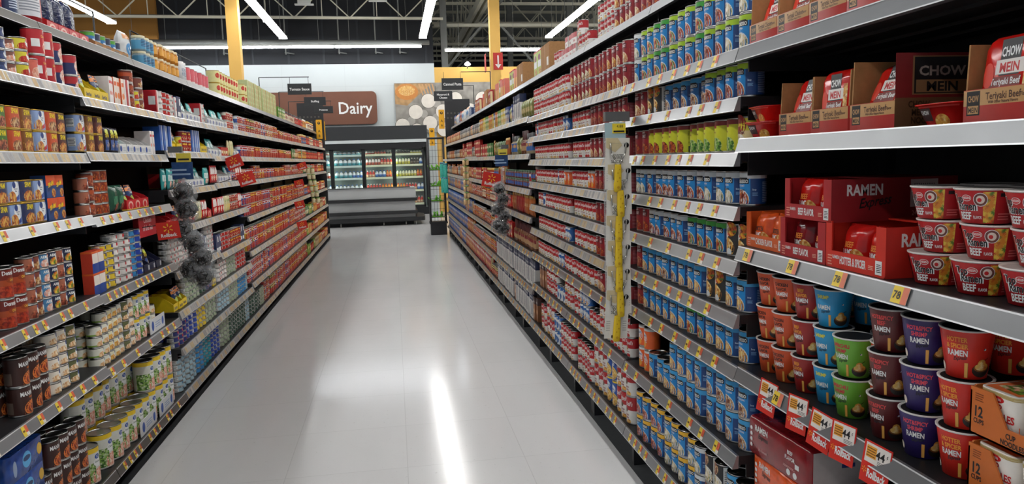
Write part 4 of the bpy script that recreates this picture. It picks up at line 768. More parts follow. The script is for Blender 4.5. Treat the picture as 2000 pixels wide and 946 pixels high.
for i, (c1, c2, d_) in enumerate((('#d8a04a', '#b5341f', 'tan and red'), ('#7a9a34', '#e6dca0', 'leaf green'), ('#b5341f', '#efe2c4', 'red and cream'), ('#c9b48a', '#7a3a20', 'sand-coloured'))):
    boxp('B%d' % i, 'dinner_kit_box', d_+' dinner kit box', .05, .1, .15, c1, [('r', -.5, .5, .6, .85, c2), ('d', 0, .3, .4, None, 'noodle')])
boxp('tb', 'tea_carton', 'pale green printed carton', .13, .1, .06, '#c4cc92', [('n', -.4, .3, .2, .8, 4, '#9aa860'), ('r', .36, .5, .1, .9, '#d8743a')])
can('ny', 'milk_powder_tin', 'pale yellow milk powder tin', .12, .115, [('b', 0, 1, '#e3dc9a'), ('d', -.3, .6, .2, None, '#c42a20'), ('n', .0, .6, .3, .8, 5, '#c9b45a')], m='gold')
jar('oj', 'peach_jar', 'amber fruit jar', .09, .1, M('#b5742a', .15, 0, 'amber_glass', .15, 30), '#d8c9a0', [('r', -.5, .0, .2, .8, '#e0a03a')])
jar('bj', 'fruit_jar', 'blue-label glass jar', .09, .1, M('#8aa0a8', .15, 0, 'pale_glass', .15, 30), '#c9c2a0', [('b', 0, 1, '#4a90b4'), ('n', -.4, .4, .3, .8, 5, '#16305c')])
jar('wj', 'mixed_drink_jar', 'white canister with blue print', .08, .15, '#dfe2e4', '#e9e9e9', [('n', -.4, .4, .3, .7, 6, '#4a6a8a')], neck=.003)
can('pkc', 'pink_tin', 'pink and white milk tin', .12, .13, [('b', 0, 1, '#d8606a'), ('b', 0, .2, '#e9dcd8'), ('r', 0, .5, .3, .6, '#efe6e4'), ('r', .1, .4, .38, .5, '#6a6a6c')])
jar('bigr', 'sauce_tub', 'large red and white tub', .17, .2, '#a8202a', '#b5202a', [('b', 0, 1, '#d9dadf'), ('r', .05, .7, .15, .9, '#d8442c'), ('n', -.6, .0, .3, .8, 8, '#8a8f9a')], 'tub', neck=.004, lv=(.18, .85))
can('blc', 'evaporated_milk_can', 'blue and green milk can', .075, .1, [('b', 0, 1, '#2f7ab4'), ('b', .75, 1, '#5aa63c'), ('r', -.3, .3, .3, .6, '#cfe0ee')])
can('dkc', 'evaporated_milk_can', 'dark blue milk can', .075, .1, [('b', 0, 1, '#1f2f4e'), ('b', .35, .6, '#9ab4c9')])
pouch('wb', 'sugar_bag', 'white bag with orange print', .13, .08, .2, M('#d9dcdc', .3, 0, 'white_film', .15, 20), [('r', -.4, .4, .75, .9, '#e0a06a'), ('d', 0, .45, .3, None, '#3a8ac4')], 'bag')
jar('rn', 'coffee_jar', 'dark red jar with black lid', .085, .15, '#7c1f22', '#1c1c1e', [('b', 0, 1, '#d8c9b0'), ('d', 0, .4, .3, None, 'meat')])
# ---------------------------------------------------------------- stocking the shelves
INS = dict(yt=('pn', 'navy tuna pouch leaning in yellow tray', .75), wtr=('pt1', 'teal salmon pouch leaning in white tray', .45), rt=('pn', 'navy pouch leaning in red tray', .8), dt=('pd', 'dark pouch leaning in navy tray', .5))
def put(side, key, y, z, xin, label, full, group, jit=.12, rzx=0, tilt=0):
    p = PR[key]; x = (RX+xin) if side > 0 else (LX-xin)
    rz = (-math.pi/2 if side > 0 else math.pi/2)+random.uniform(-jit, jit)*(1 if p.main and abs(p.w-p.d) < .002 else .15)+rzx
    return p.place(x, y, z+.0006, rz, label, group, full, tilt)
def fill(side, k, zi, spec, start=.012, cyc=False, end=None, deck=None):
    """spec: 'key*count:stack/rows!setback ...' from the joint nearer the camera to the farther one"""
    z = (RL if side > 0 else LL)[k][zi]; n_up = len((RL if side > 0 else LL)[k])-zi; top = z > 2.2
    y0 = RY0+BAYW*(k-1) if side > 0 else LY0+LW*(k-1); L = end or (BAYW if side > 0 else LW)
    u = start; cnt = {}; items = spec.split(); i = 0
    while i < len(items) or (cyc and u < L-.05):
        it = items[i % len(items)]; i += 1
        if i > 400: break
        if it.startswith('_'): u += float(it[1:]); continue
        back = 0.; rows = 1; st = 1; n = 1
        if '!' in it: it, q = it.split('!'); back = float(q)
        if '/' in it: it, q = it.split('/'); rows = int(q)
        if ':' in it: it, q = it.split(':'); st = int(q)
        if '*' in it: it, q = it.split('*'); n = int(q)
        p = PR[it]; lv = (RL if side > 0 else LL)[k]; gap = 9 if zi == 0 else lv[zi-1]-.0382-z
        st = min(st, int(gap/(p.h+.0006)))
        if st < 1: print('NOFIT', side, k, zi, it, round(gap, 3), p.h); u += .03; continue
        it0, p0 = it, p
        for _ in range(n):
            it, p = it0, p0
            if side < 0 and 3 < k < 8 and it in FAM and random.random() < .3: it = random.choice(FAM[it]); p = PR[it]
            if u+p.w > L-.008: u = 9; break
            yy = y0+u+p.w/2; u += p.w+random.uniform(.002, .0045)
            cnt[p.desc] = cnt.get(p.desc, 0)+1; sb = .012+back+random.uniform(0, .012)+(.155 if top else 0)
            for r in range(rows):
                stk = max(1, st-(1 if r and st > 2 and random.random() < .3 else 0))
                for s in range(stk):
                    o = ORD[cnt[p.desc]] if cnt[p.desc] < 31 else '31st'
                    lab = p.desc+','+(' rear' if r or back > .1 else '')+(' %s tier,' % ORD[s+1] if st > 1 else ' row,' if r or back > .1 else '')+' %s on %s shelf up, %s %s bay' % (o, ORD[n_up], ORD[k+1], SN[side])
                    lab = lab.replace(',  ', ', ').replace(',,', ',')
                    near = yy < 6.1 if side > 0 else yy < 5.2
                    put(side, it, yy, z+s*(p.h+.0004), sb+p.d/2+r*(p.d+.004), lab, near, p.desc.split(',')[0]+'s on the %s' % ('noodle side' if side > 0 else 'canned-meat side'))
            if it in INS and random.random() < INS[it][2]:
                q = PR[INS[it][0]]; x = (RX+sb+.03) if side > 0 else (LX-sb-.03)
                q.place(x, yy, z+.0045, math.copysign(math.pi/2, -side), '%s, %s on %s shelf up, %s %s bay' % (INS[it][1], ORD[cnt[p.desc]], ORD[n_up], ORD[k+1], SN[side]), INS[it][1]+'s', False, -.2)
        if u > L: break
R, Lf = 1, -1
FAM = {}
for q_ in (['o5', 'o6', 'o7', 'o8', 'o9', 'o7'], ['u0', 'u1', 'u2', 'u3', 'u4', 'u2']):
    for a_ in q_: FAM[a_] = q_
# noodle-side bay 2 (blue soup cans); shelves from the top down
fill(R, 1, 0, 'k3*3:2 ca0' if 0 else 'nv*3 bx ws*2:2 k3*2:2')
fill(R, 1, 1, 'pe*2:2 pt*2:2 pg*1:2 pt*2:2 pl:2 pg*2:2 pl*2:2 pc:2')
fill(R, 1, 2, 'pt*4 ps*5!.02 ws*2 k3*4')
fill(R, 1, 3, 'oe yg*3 yg*2!.01 yr*5 k2*3')
fill(R, 1, 4, 'pw!.0 pc*3 pw*4 pw*3 pc*2 k4')
fill(R, 1, 5, 'ws*2 pg*4 pw*2 pw*3 k2*3')
fill(R, 1, 6, 'pb*2/2 ws*2/2 pb*3/2 pk*2/2 pb*3/2 k4*2/2')
fill(R, 1, 7, 'pb*4/2 pg*2/2 pb*6/2 k2*3/2')
fill(R, 1, 8, 'pk*5:2/2 pb*3:2/2 pb*3:1/2 or*2:2')
fill(R, 1, 9, 'pb*2:2/2 wk*2:2/2 pc*1:2/2 py*4:2/2 pm*4:2/2 cB*2:2')
# bays 3 and 4 (stews and red-and-white soups)
mix2 = 'k0*2 k1 k3*2 k2*2 k1*2'
fill(R, 2, 0, 'k2*3:2 k3*3:2 k0*2:2 c0*2:2 c1*3:2'); fill(R, 3, 0, 'c2*3 c3*2:2 wt*3:2 wt*2 c0*3')
fill(R, 2, 1, 'k3*2:2 k0*2:2 k2*3:2 k0*1:2 k1*2:2 k3:2 k1:2 k0:2 c1*2:2'); fill(R, 3, 1, 'c1*4:2 c2*4:2 c3*4:2 c0*5:2')
fill(R, 2, 2, 'k3*3 k2*3 k4*2 c3*3 c1*3'); fill(R, 3, 2, 'cv*2 c1*4 c0*3 c2*3 c3*2 bw c0*2')
fill(R, 2, 3, 'k1 k3*2 k2*2 k1 k3*2 c0*4 c2*2'); fill(R, 3, 3, 'c0*4 c1*4 c2*4 c3*4')
fill(R, 2, 4, 'k4*3 k2*2 k4*2 or*2 c3*3 c1*2'); fill(R, 3, 4, 'or*2 c3*2 bw c1*6 c2*4 rj*1')
fill(R, 2, 5, 'k0*2 k3*3 k2*2 c1*4 c2*3'); fill(R, 3, 5, 'c1*6 c0*5 bw*1 c3*3')
fill(R, 2, 6, 'k3*2/2 k4*3/2 k2*2/2 c1*4/2 c0*3/2'); fill(R, 3, 6, 'cv*2/2 c0*4/2 c1*5/2 c2*4/2')
fill(R, 2, 7, 'k2*4/2 k3*3/2 c1*5/2 c0*3/2'); fill(R, 3, 7, 'c0*3 cv*2 c1*5/2 c2*4/2 c3*3/2')
fill(R, 2, 8, 'c0*5:2/2 c3*3:2/2 _.02 c1*3:1/2 cv*3:2 c0*3:2'); fill(R, 3, 8, 'c1*3:2/2 bw*3:2 c0*5:2/2 bn*3')
fill(R, 2, 9, 'cB*3:2/2 gB*2:2/2 cB*3:2/2 c0*3:2 c2*2:2'); fill(R, 3, 9, 'c3*3:2/2 c0*2:2/2 bw*3:2 cB*3:2/2 c1*3:2')
# bays 5 onwards
far = {
 4: ['bx fs*2', 'hp*3 hp*2 br*5 x3*2', 'bc*5 bb*4 hp*2', 'sj*3:2 rj*1:1 sj*12:2', 'sp*9 sr*8 bb*2', 'bb*13', 'br*9/2 br*3', 'bn*2 br*12/2'],
 5: ['bx pk1*2 fs*2', 'x3*4 x2*6 x1*5 x0*4', 'sp*5 g2*5 hp*3', 'sj*6:2 q2*2 sp*6', 'J1*3 J0*3 m0*4:3', 'm0*4:2 J0*4 bb*3', 'br*14', 'br*14'],
 6: ['pk1*3 fs*1 pk1*3', 'x0*6 x1*6 x2*5', 'm1*5:2 m0*5:2', 'J0*3 J2*4 m0*3:2', 'J0*5 u1*5:2', 'o6*5 u0*8:2', 'u1*8:2 u3*5:2', 'o9*6 q0*8'],
 7: ['q0*3 bx pk1*2', 'g0*9 g1*3', 'm0*6:3 g0*4', 'm0*5:2 u3*6:2', 'u0*8:2 o5*3', 'u3*7:2 u1*6:2', 'u2*6:2 u0*7:2', 'q0*14'],
 8: ['q0*3 q2*3 nv*3', 'g0*12', 'm0*5:3 g1*5', 'g1*5 g0*4 J2*3', 'q2*5 q1*6', 'q1*6 q2*7', 'q2*9 q1*5', 'q2*9 q0*4'],
 9: ['nv*4 wb*3', 'g0*5 g1*7', 'g1*7 g0*5', 'q2*6 g0*5', 'q1*7 q2*6', 'q1*13', 'q1*13', 'q1*8 q2*5'],
 11: ['wb*3 q1*4', 'g1*12', 'g1*5 g0*7', 'g0*8 q2*3', 'q1*6 q2*7', 'q1*13', 'q1*13', 'q1*13'],
 10: ['wb*3 q0*3 q1*4', 'g1*12', 'g0*5 g1*7', 'g1*8 q2*3', 'q2*6 q1*7', 'q1*13', 'q1*13', 'q1*13']}
for k, rows in far.items():
    for i, sp_ in enumerate(rows): fill(R, k, i, sp_, cyc=(i > 0))
# canned-meat side, first two bays
fill(Lf, 0, 0, 'wj*2 bigr nv', start=.72); fill(Lf, 1, 0, 'bigr _.01 rt nb', start=.03, end=.18+.05)
z_ = LL[0][0]
fill(Lf, 0, 1, 'n3 c0' if 0 else 'n3:1 n0:4 n1:3 n2:3 n3*1 rc:2 rc:2 nc:2', start=.50); fill(Lf, 1, 1, 'nc*1:2 _.02 yt*3 _.01 o3*2 o2*3 _.01 o4*2 bf:3 _.005 n2:2 v1:3')
fill(Lf, 0, 2, 's0*1:2 _.01 s1:2 s2:2 s3:2 s6:2 s2:2 s5:2', start=.40); fill(Lf, 1, 2, 's6:2 s3:2 s5:2 pd*3 wtr*5 o3*2')
fill(Lf, 0, 3, 's7:3 s8:3 s7:3 s8:2 sb*2:2', start=.44)
fill(Lf, 1, 3, 'v0:3 bf:3 gc:4 gc:4 gb*2:1 _.01 rt*3', start=.0+.02)
fill(Lf, 0, 4, 'dn:2 dn:2 v0:4 v1:4 v3:4 v2:4 v0:4 v2:4', start=.46); fill(Lf, 1, 4, 'ob*2:2 t8:6 t8:6 t7:7 t9:7 t7:6 t1:7 t0:7 dt*3')
fill(Lf, 0, 5, 'mw:2/2 mw:2/2 mw:2/2 h0:5/2 h0:5/2 h1:5/2', start=.50); fill(Lf, 1, 5, 'h2:4/2 h2:5/2 h3:5/2 h3:5/2 h2:5/2 h1:5/2 h0:5/2 ys*3:2/2 _.005 h2:3')
fill(Lf, 0, 6, 'bp:4 mw:2/2 mw:3/2 mw:3/2 mw:3/2 mw:3/2 yc:1/2', start=.34); fill(Lf, 1, 6, 'yc*6:1 yc*4:2/2'); fill(Lf, 1, 6, 'yc*6:2!.118')
farL = {
 2: ['_.33 bj:2 bj:2 bj:2 oj*6:2 wj*4', 'o4 t7:4 ta:4 ta:4 t7:4 o3 bk1 wtr*5', 'bb1*4 yt*2 n2:2 u1*3:2', 'pt1*3 gb*1 rt wtr*5', 'rt*3 pr*4 pyl*3 pr*2', 't9*3:6 t7*3:6 ta*3:4 bk1*2', 'yt*3 t6*4:6 t5*2:5 t2*2:6', 't2*3:6/2 t0*3:6/2 t8*3:7 t6*4:5', 't4*3:8/2 t4*2:9/2 t1*2:8 t3*3:9 t0*3:9 t5*3:8'],
 3: ['wj*2 pkc*4:1 pkc*2', 'wtr*7 u0*4:2', 'wtr*3 wtr*1 m0*3 pyl*3', 'pr*3 wtr*5 u2*3:2', 'pr*5 pyl*4 u0*5:2', 'bk1*2 ta*4:4 u1*6:2', 't7*4:5 t6*4:5 ta*5:5', 't4*4:5 t6*4:6 t1*4:5', 't6*3:9 t5*8:9 t4*3:7'],
 4: ['ny*8:2', 'u2*6:2 u4*6:2 u0*5:2', 'o7*5 o5*5 o6*5', 'o8*3:2 o7*5:1 u1*6:2', 'o7*5:2 o6*5:2 o5*4:2', 'o8*3:2 o7*5:2 o6*6:2', 'u2*6:3 u0*6:3 u1*5:3', 't5*6:5 t6*3:5 u1*6:3'],
 5: ['ny*2:2 tb*6:5', 'u2*6:2 u3*6:2 u1*5:2', 'o6*7 o5*7', 'o8*3:2 o7*4:2 o6*6:2', 'o7*4:2 u4*3:3 o6*6:2', 'o9*2:2 o7*4:2 o8*2:2 o6*6:2', 'o7*4:2 o6*6:2 o5*4:2', 'o9*4:2 o7*5:2 o6*5:2'],
 6: ['tb*8:5', 'o5*4 o8*7', 'o6*6 o9*4 o8*4', 'o6*5:2 u0*8:3', 'o6*6:2 u1*8:3', 'o6*7:2 u1*7:3', 'o7*4:2 o6*10:2', 'o7*4:2 o6*10:2'],
 7: ['x1*14 rn*4', 'o8*5 o5*5', 'g2*4 g1*4 J3*4', 'u0*8:3 u4*8:3', 'u1*8:3 u0*8:3', 'u0*8:3 u4*9:3', 'o9*5:2 o6*8:2', 'o9*6:2 o6*8:2'],
 8: ['rn*6 J1*6', 'J2*7 J1*6', 'J3*6 J1*6', 'g2*5 g1*6', 'J2*5 J1*7', 'g2*5 B1*8', 'B1*5 B0*8 J1*4', 'B1*6 J1*7'],
 9: ['J1*5 J3*6', 'J0*6 J1*6', 'J1*12', 'm0*5:2 J1*5', 'J3*6 J0*6', 'B0*9 B2*10', 'B2*9 B0*10', 'B3*9 B0*10'],
 10: ['J0*12', 'J1*6 J0*6', 'm0*5:2 J1*6', 'J3*6 J1*6', 'm0*5:2 J0*6', 'B3*9 B2*9', 'B0*9 B2*9', 'B2*9 B0*9']}
for k, rows in farL.items():
    for i, sp_ in enumerate(rows): fill(Lf, k, i, sp_, cyc=(i > 0))
# ---- one-off placements on the canned-meat side
def one(key, x, y, z, rz, label, group=None, tilt=0, full=True): return PR[key].place(x, y, z+.0006, rz, label, group, full, tilt)
for i in range(4): one('rt', LX-.31, 4.03+.125*i, 2.245, math.pi/2, 'red open display tray of navy bags, %s along top shelf, second meat-side bay' % ORD[i+1], 'red trays on the top shelf')
for i in range(4): one('nb', LX-.30, 4.03+.128*i, 2.2505, math.pi/2, 'crinkled navy snack bag, %s along top shelf in red tray' % ORD[i+1], 'navy bags in red trays')
for i in range(2): one('ct', LX-.30, 4.66+.262*i-.0, 2.245, math.pi/2, ('nearer', 'farther')[i]+' brown corrugated tray holding milk cans on top shelf', 'corrugated trays on the top shelf')
for i in range(6): one(('blc', 'dkc')[i % 2], LX-.26, 4.585+.079*i, 2.2495, math.pi/2+.1, ('blue and green milk can' if i % 2 == 0 else 'dark blue milk can')+', %s along the corrugated top-shelf trays' % ORD[i+1], 'milk cans in the corrugated trays')
one('wb', LX-.27, 5.03+.14, 2.25, math.pi/2, 'white bag with orange print beyond corrugated trays on top shelf', None)
# red card box under the red trays
b = B(); b.box(LX-.024, LX-.02, 4.42, 4.72, 1.175, 1.305, '#b3202a'); 
o = link('red_card_sign', b.mesh('red_card_sign')); tag(o, 'red shelf card with white lettering hanging under red trays', 'shelf card')
b = B(); vs, fs, wd = glyphs('Chicken', .02)
for t_, z0 in (('Chicken', 1.255), ('of the Sea', 1.21)):
    vs, fs, wd = glyphs(t_, .02); k_ = .034; b.add([(LX-.0195, 4.57+x*k_*.9, z0+y*k_) for x, y in vs], fs, '#e9c8c8')
link('lettering', b.mesh('lettering'), o)
# white printed case trays on the yellow-topped cans
for i, (y, z) in enumerate(((4.27, LL[1][6]), (4.60, LL[1][6]), (4.56, LL[1][5]))):
    p = PR['wct']; b = B(); s_ = Shape(.27, .004, .0001, .085, nq=1); s_.loops(b, [(0, 0), (0, .085)], '#d9dbdc'); ops(s_, b, [('d', -.32, .5, .08, .34, '#1f4a9a'), ('n', -.15, .2, .3, .75, 3, '#8aa0c4'), ('d', .35, .5, .07, .3, '#1f4a9a')])
    o = link('case_front', b.mesh('case_front'), None, (LX-.010, y, z+.001), math.pi/2)
    tag(o, 'white printed card front before yellow-topped cans, '+('nearer on base shelf', 'farther on base shelf', 'on second shelf up')[i], 'carton')
# ---------------------------------------------------------------- nearest noodle bay
def rp(key, y, z, xin, label, group, jit=.1, tilt=0, rzx=0):
    return PR[key].place(RX+xin, y, z+.0006, -math.pi/2+random.uniform(-jit, jit)+rzx, label, group, True, tilt)
# chow mein trays: low-fronted cartons with red film-lidded noodle trays
def fronted(w, d, h, lip, out, inn, P_ops, side_ops=(), sh=1.):
    b = B(); t = .004; y0, y1 = -d/2, d/2
    b.box(-w/2, w/2, y0, y1, 0, t, inn); b.box(-w/2+t, w/2-t, y1-t, y1, t, h, inn)
    for x in (-w/2, w/2-t): b.prism([(y0+t, t), (y1, t), (y1, h), (y0+t*2, h*sh), (y0+t, lip)], 0, x, x+t, inn)
    b.box(-w/2, w/2, y0, y0+t, 0, lip, out); s = Shape(w, d, .0001, lip, nq=1); ops(s, b, P_ops)
    return b
RED = '#b5302a'; TAN = '#c79a66'
cm_ops = [('b', 0, 1, RED), ('r', -.5, .5, .5, .98, TAN), ('r', -.45, -.25, .2, .95, K_), ('t', 'CHOW', -.35, .62, .2, TAN, dict(mw=.16)), ('r', -.43, -.27, .25, .5, TAN), ('t', 'MEIN', -.35, .29, .17, K_, dict(mw=.14)), ('t', 'Teriyaki Beef', .08, .66, .22, '#4a2a1c', dict(mw=.5)), ('t', 'Flavor', .38, .68, .12, '#4a2a1c', dict(mw=.12)), ('t', 'With Other Natural Flavors', .08, .54, .09, '#5a3a2c', dict(mw=.42))]
cm_ops2 = [o_ if o_[0] != 't' or o_[1] != 'Teriyaki Beef' else ('t', 'Teriyaki Chicken')+o_[2:] for o_ in cm_ops]
CMB = Prod('noodle_case', 'carton', '', .165, .3, .15, fronted(.163, .3, .15, .062, RED, 'card', cm_ops)); SD_ = lambda f: .5+f*.3/.163
CM3 = Prod('noodle_case', 'carton', '', .165, .3, .165, fronted(.163, .3, .165, .062, RED, 'card', cm_ops))
class Side_(Shape): pass
s_ = Shape(.163, .3, .0001, .165, nq=1); ops(s_, CM3.main, [('r', SD_(0), SD_(1), .4, 1, '#7c2022'), ('r', SD_(0), SD_(1), 0, .4, '#6e4c32'), ('r', SD_(.14), SD_(.64), .44, .96, '#8a6a48'), ('r', SD_(.155), SD_(.625), .455, .945, '#1c1a1c'), ('t', 'CHOW', SD_(.39), .70, .13, '#9a9088', dict(mw=.75, sx=1.2, b=.03)), ('r', SD_(.17), SD_(.61), .47, .64, '#8a6a48'), ('t', 'MEIN', SD_(.39), .49, .13, '#1c1a1c', dict(mw=.72, sx=1.2, b=.03)), ('r', SD_(.68), SD_(1), .55, .85, '#8a6a48'), ('t', 'Te', SD_(.82), .62, .16, '#2c1a14', dict(mw=.4, sx=1.2)),
    ('t', 'CHOW', SD_(.2), .27, .09, '#3c2618', dict(mw=.34, b=.03)), ('t', 'MEIN', SD_(.2), .16, .09, '#3c2618', dict(mw=.34, b=.03)), ('t', 'NOODLES', SD_(.26), .05, .09, '#3c2618', dict(mw=.6, b=.03))], .0, .165)
CMC = Prod('noodle_case', 'carton', '', .165, .3, .15, fronted(.163, .3, .15, .062, RED, 'card', cm_ops2))
s_ = Shape(.142, .045, .02, .150, nq=4); b = B(); s_.loops(b, [(-.004, 0), (0, .004), (0, .125), (-.006, .140), (-.014, .148), (-.018, .15)], 'redfilm')
ops(s_, b, [('r', -.16, .16, .48, .93, K_), ('t', 'CHOW', 0, .72, .12, W_, dict(mw=.3, b=.03)), ('r', -.22, .24, .50, .68, '#efe8e2'), ('t', 'MEIN', 0, .525, .12, '#c41f22', dict(mw=.38, b=.03)), ('r', -.3, .2, .30, .47, '#7a2a24'), ('t', 'Teriyaki Beef', -.04, .37, .085, W_, dict(mw=.48)), ('d', -.33, .5, .09, .16, '#e0402c'), ('d', .1, .14, .36, .15, 'noodle'), ('r', .24, .36, .14, .75, 'noodle'), ('r', -.42, -.26, .06, .18, '#c42a2a')], .001)
CMT = Prod('chow_mein_tray', 'noodle tray', '', .142, .045, .15, b)
for i, (y, tl) in enumerate(((1.925, -.32), (1.760, -.06), (1.588, -.42))):
    (CM3 if i == 2 else CMB).place(RX+.165, y, 1.6046, -math.pi/2, 'red and tan noodle case, %s from the blue soup cans' % ORD[i+1], 'noodle cases on the fourth shelf')
    CMT.place(RX+.048, y-.004, 1.6092+(.008 if tl < -.2 else .002), -math.pi/2, 'red chow mein tray %s in the %s noodle case from soup cans' % (('leaning back', 'standing upright', 'slumped low')[i], ORD[i+1]), 'chow mein trays', True, tl)
CMB.place(RX+.165, 1.222, 1.6046, -math.pi/2, 'large-looking red and tan noodle case, last before frame edge', 'noodle cases on the fourth shelf')
CMT.place(RX+.05, 1.222, 1.6142, -math.pi/2, 'glossy red chow mein tray in the last noodle case', 'chow mein trays', True, -.12)
for i, y in enumerate((2.108, 1.942, 1.776, 1.61)):
    CMC.place(RX+.165, y, 1.8876, -math.pi/2, 'teriyaki chicken noodle case, %s along the shelf over chow mein' % ORD[i+1], 'noodle cases on the fifth shelf')
    CMT.place(RX+.052, y, 1.8972, -math.pi/2, 'red noodle tray leaning in the %s teriyaki chicken case' % ORD[i+1], 'teriyaki chicken trays', True, -.3)
b = B(); s_ = Shape(.13, .115, .03, .045, 1, .72, nq=4); s_.loops(b, [(0, 0), (0, .04), (.006, .042), (.006, .045), (-.004, .0455)], 'redfilm', True, 'redfilm'); ops(s_, b, [('r', -.4, -.1, .2, .8, '#3a1c1c'), ('t', 'CHOW', -.25, .5, .2, W_, dict(mw=.2)), ('d', .15, .1, .2, .4, 'noodle'), ('r', -.5, .5, .82, .9, '#d8342c')])
CB_ = Prod('chow_mein_bowl', 'noodle tray', '', .13, .11, .046, b)
CB_.place(RX+.085, 1.405, 1.6052, -math.pi/2, 'low red chow mein bowl lying in the opened case', None)
CB_.place(RX+.05, 2.115, 1.6052, -math.pi/2+.3, 'lower of two crumpled red noodle bowls beside soup cans', 'loose red noodle bowls'); CB_.place(RX+.06, 2.12, 1.6522, -math.pi/2-.1, 'upper of two crumpled red noodle bowls beside soup cans', 'loose red noodle bowls')
# window-fronted ramen cartons with pillow packs
def rambox(w, d, h, c, dark, flav, ops_side):
    b = B(); t = .004; y0, y1 = -d/2, d/2
    b.box(-w/2, w/2, y0, y1, 0, t, c); b.box(-w/2, w/2, y1-t, y1, t, h, c)
    for x in (-w/2, w/2-t): b.prism([(y0, 0), (y1, 0), (y1, h), (y0, h)], 0, x, x+t, c)
    b.box(-w/2+t, w/2-t, y0, y0+t, t, h*.36, c); b.box(-w/2+t, -w/2+.025, y0, y0+t, h*.36, h, c); b.box(w/2-.035, w/2-t, y0, y0+t, h*.36, h, c)
    b.box(-w/2+t, w/2-t, y0+d*.45, y1-t, h-t, h, c)
    s = Shape(w, d, .0001, h, nq=1); ops(s, b, [('t', flav, -.02, .11, .17, W_, dict(mw=.44, sx=.5, b=.03)), ('n', -.46, -.38, .05, .3, 4, '#e8a08a'), ('t', 'RAMEN', -.31, .2, .08, W_, dict(mw=.12)), ('n', .24, .32, .12, .22, 3, '#f0c0a8'), ('r', .35, .45, .05, .33, W_), ('n', .37, .44, .1, .28, 5, K_),
        ('r', .5, .5+d/w, 0, 1, dark), ('t', 'RAMEN', .5+d/w*.26, .62, .26, W_, dict(mw=d/w*.36, b=.03)), ('t', 'Express', .5+d/w*.34, .36, .24, K_, dict(mw=d/w*.4, sh=.3, ri=.12)), ('r', .5+d/w*.62, .5+d/w*.84, .3, .95, W_ if 0 else '#b8a8a4')] + [('r', .5+d/w*(.65+.017*i), .5+d/w*(.656+.017*i), .42, .85, K_) for i in range(10)] + [('t', '24 x 3 OZ', .5+d/w*.72, .1, .12, '#c88a80', dict(mw=d/w*.3))])
    return b
RB = dict(o=Prod('ramen_case', 'carton', '', .235, .33, .11, rambox(.235, .33, .11, '#d8602a', '#c2481e', 'CHICKEN FLAVOR', 0)), b=Prod('ramen_case', 'carton', '', .235, .33, .11, rambox(.225, .36, .11, '#a8242a', '#8a1c22', 'BEEF FLAVOR', 0)),
          h=Prod('ramen_case', 'carton', '', .235, .33, .12, rambox(.235, .36, .118, '#cf3224', '#b8261c', 'HOTTER & SPICIER', 0)))
for nm_, film, tx in (('po', 'orangefilm', 'CHICKEN'), ('pbf', 'darkredfilm', 'BEEF'), ('prd', 'redfilm', 'BEEF')):
    s_ = Pouch(.095, .06, .105); s_.per = .095; b = B(); s_.body(b, film); ops(s_, b, [('t', tx, -.05, .42, .14, K_ if nm_ == 'po' else '#e88a3a', dict(mw=.5, b=.03)), ('t', 'RAMEN', -.05, .24, .14, W_, dict(mw=.5, b=.03)), ('d', .2, .22, .2, None, 'noodle')])
    PR[nm_] = Prod('ramen_packet', 'noodle packet', '', .095, .06, .105, b)
def rcase(kind, pk, y, z, lab, xin=.18):
    RB[kind].place(RX+xin, y, z+.0006, -math.pi/2, lab, 'ramen cases with open fronts')
    w = .225 if kind == 'b' else .235
    for j, dy in enumerate((.056, -.046)):
        PR[pk].place(RX+xin-.128, y+dy, z+.006, -math.pi/2+(.06, -.08)[j], ('farther' if j == 0 else 'nearer')+' pillow packet inside the '+lab, 'ramen packets', True, -.12)
rcase('o', 'po', 2.085, 1.26, 'orange chicken ramen case at soup-can end'); rcase('b', 'pbf', 1.853, 1.26, 'dark red beef ramen case on the shelf')
rcase('b', 'prd', 1.830, 1.3722, 'upper dark red beef ramen case'); rcase('h', 'prd', 1.620, 1.26, 'bright red spicy ramen case', .18)
for c_, y in enumerate((1.425, 1.298, 1.172, 1.046)):
    for t_ in range(3):
        for r_ in range(2 if t_ == 2 or c_ == 0 else 1):
            PR['tr'].place(RX+.075+.125*r_+(.012 if t_ == 1 else 0), y+(.006, -.004, .003)[t_], 1.2606+t_*.0722, -math.pi/2+(.25, .05, -.1)[t_]-(.1, .0, .15, 0)[c_], 'red beef noodle bowl, %s tier, %s column from ramen cases%s' % (ORD[t_+1], ORD[c_+1], ', rear row' if r_ else ''), 'red beef noodle bowls')
# ramen cup columns
for c_, (key, y, n, xin) in enumerate((('r0', 2.135, 4, .075), ('r0', 2.028, 4, .07), ('r1', 1.925, 4, .075), ('r2', 1.82, 4, .08), ('r3', 1.712, 2, .07), ('r4', 1.628, 2, .12), ('r5', 1.535 if 0 else 1.56, 3, .035 if 0 else .065), ('r6', 1.448, 3, .068), ('r7', 1.338, 3, .075))):
    nn = n if c_ > 3 else 3
    for t_ in range(nn):
        for r_ in range(2 if t_ == nn-1 else 1):
            rp(key, y, .86+t_*.1084, xin+.11*r_, '%s, %s tier, column %s from the soup cans%s' % (PR[key].desc, ORD[t_+1], ORD[c_+1], ', rear row' if r_ else ''), 'ramen cups', .12, 0, .38 if key == 'r6' else (.1, -.05, .14)[t_])
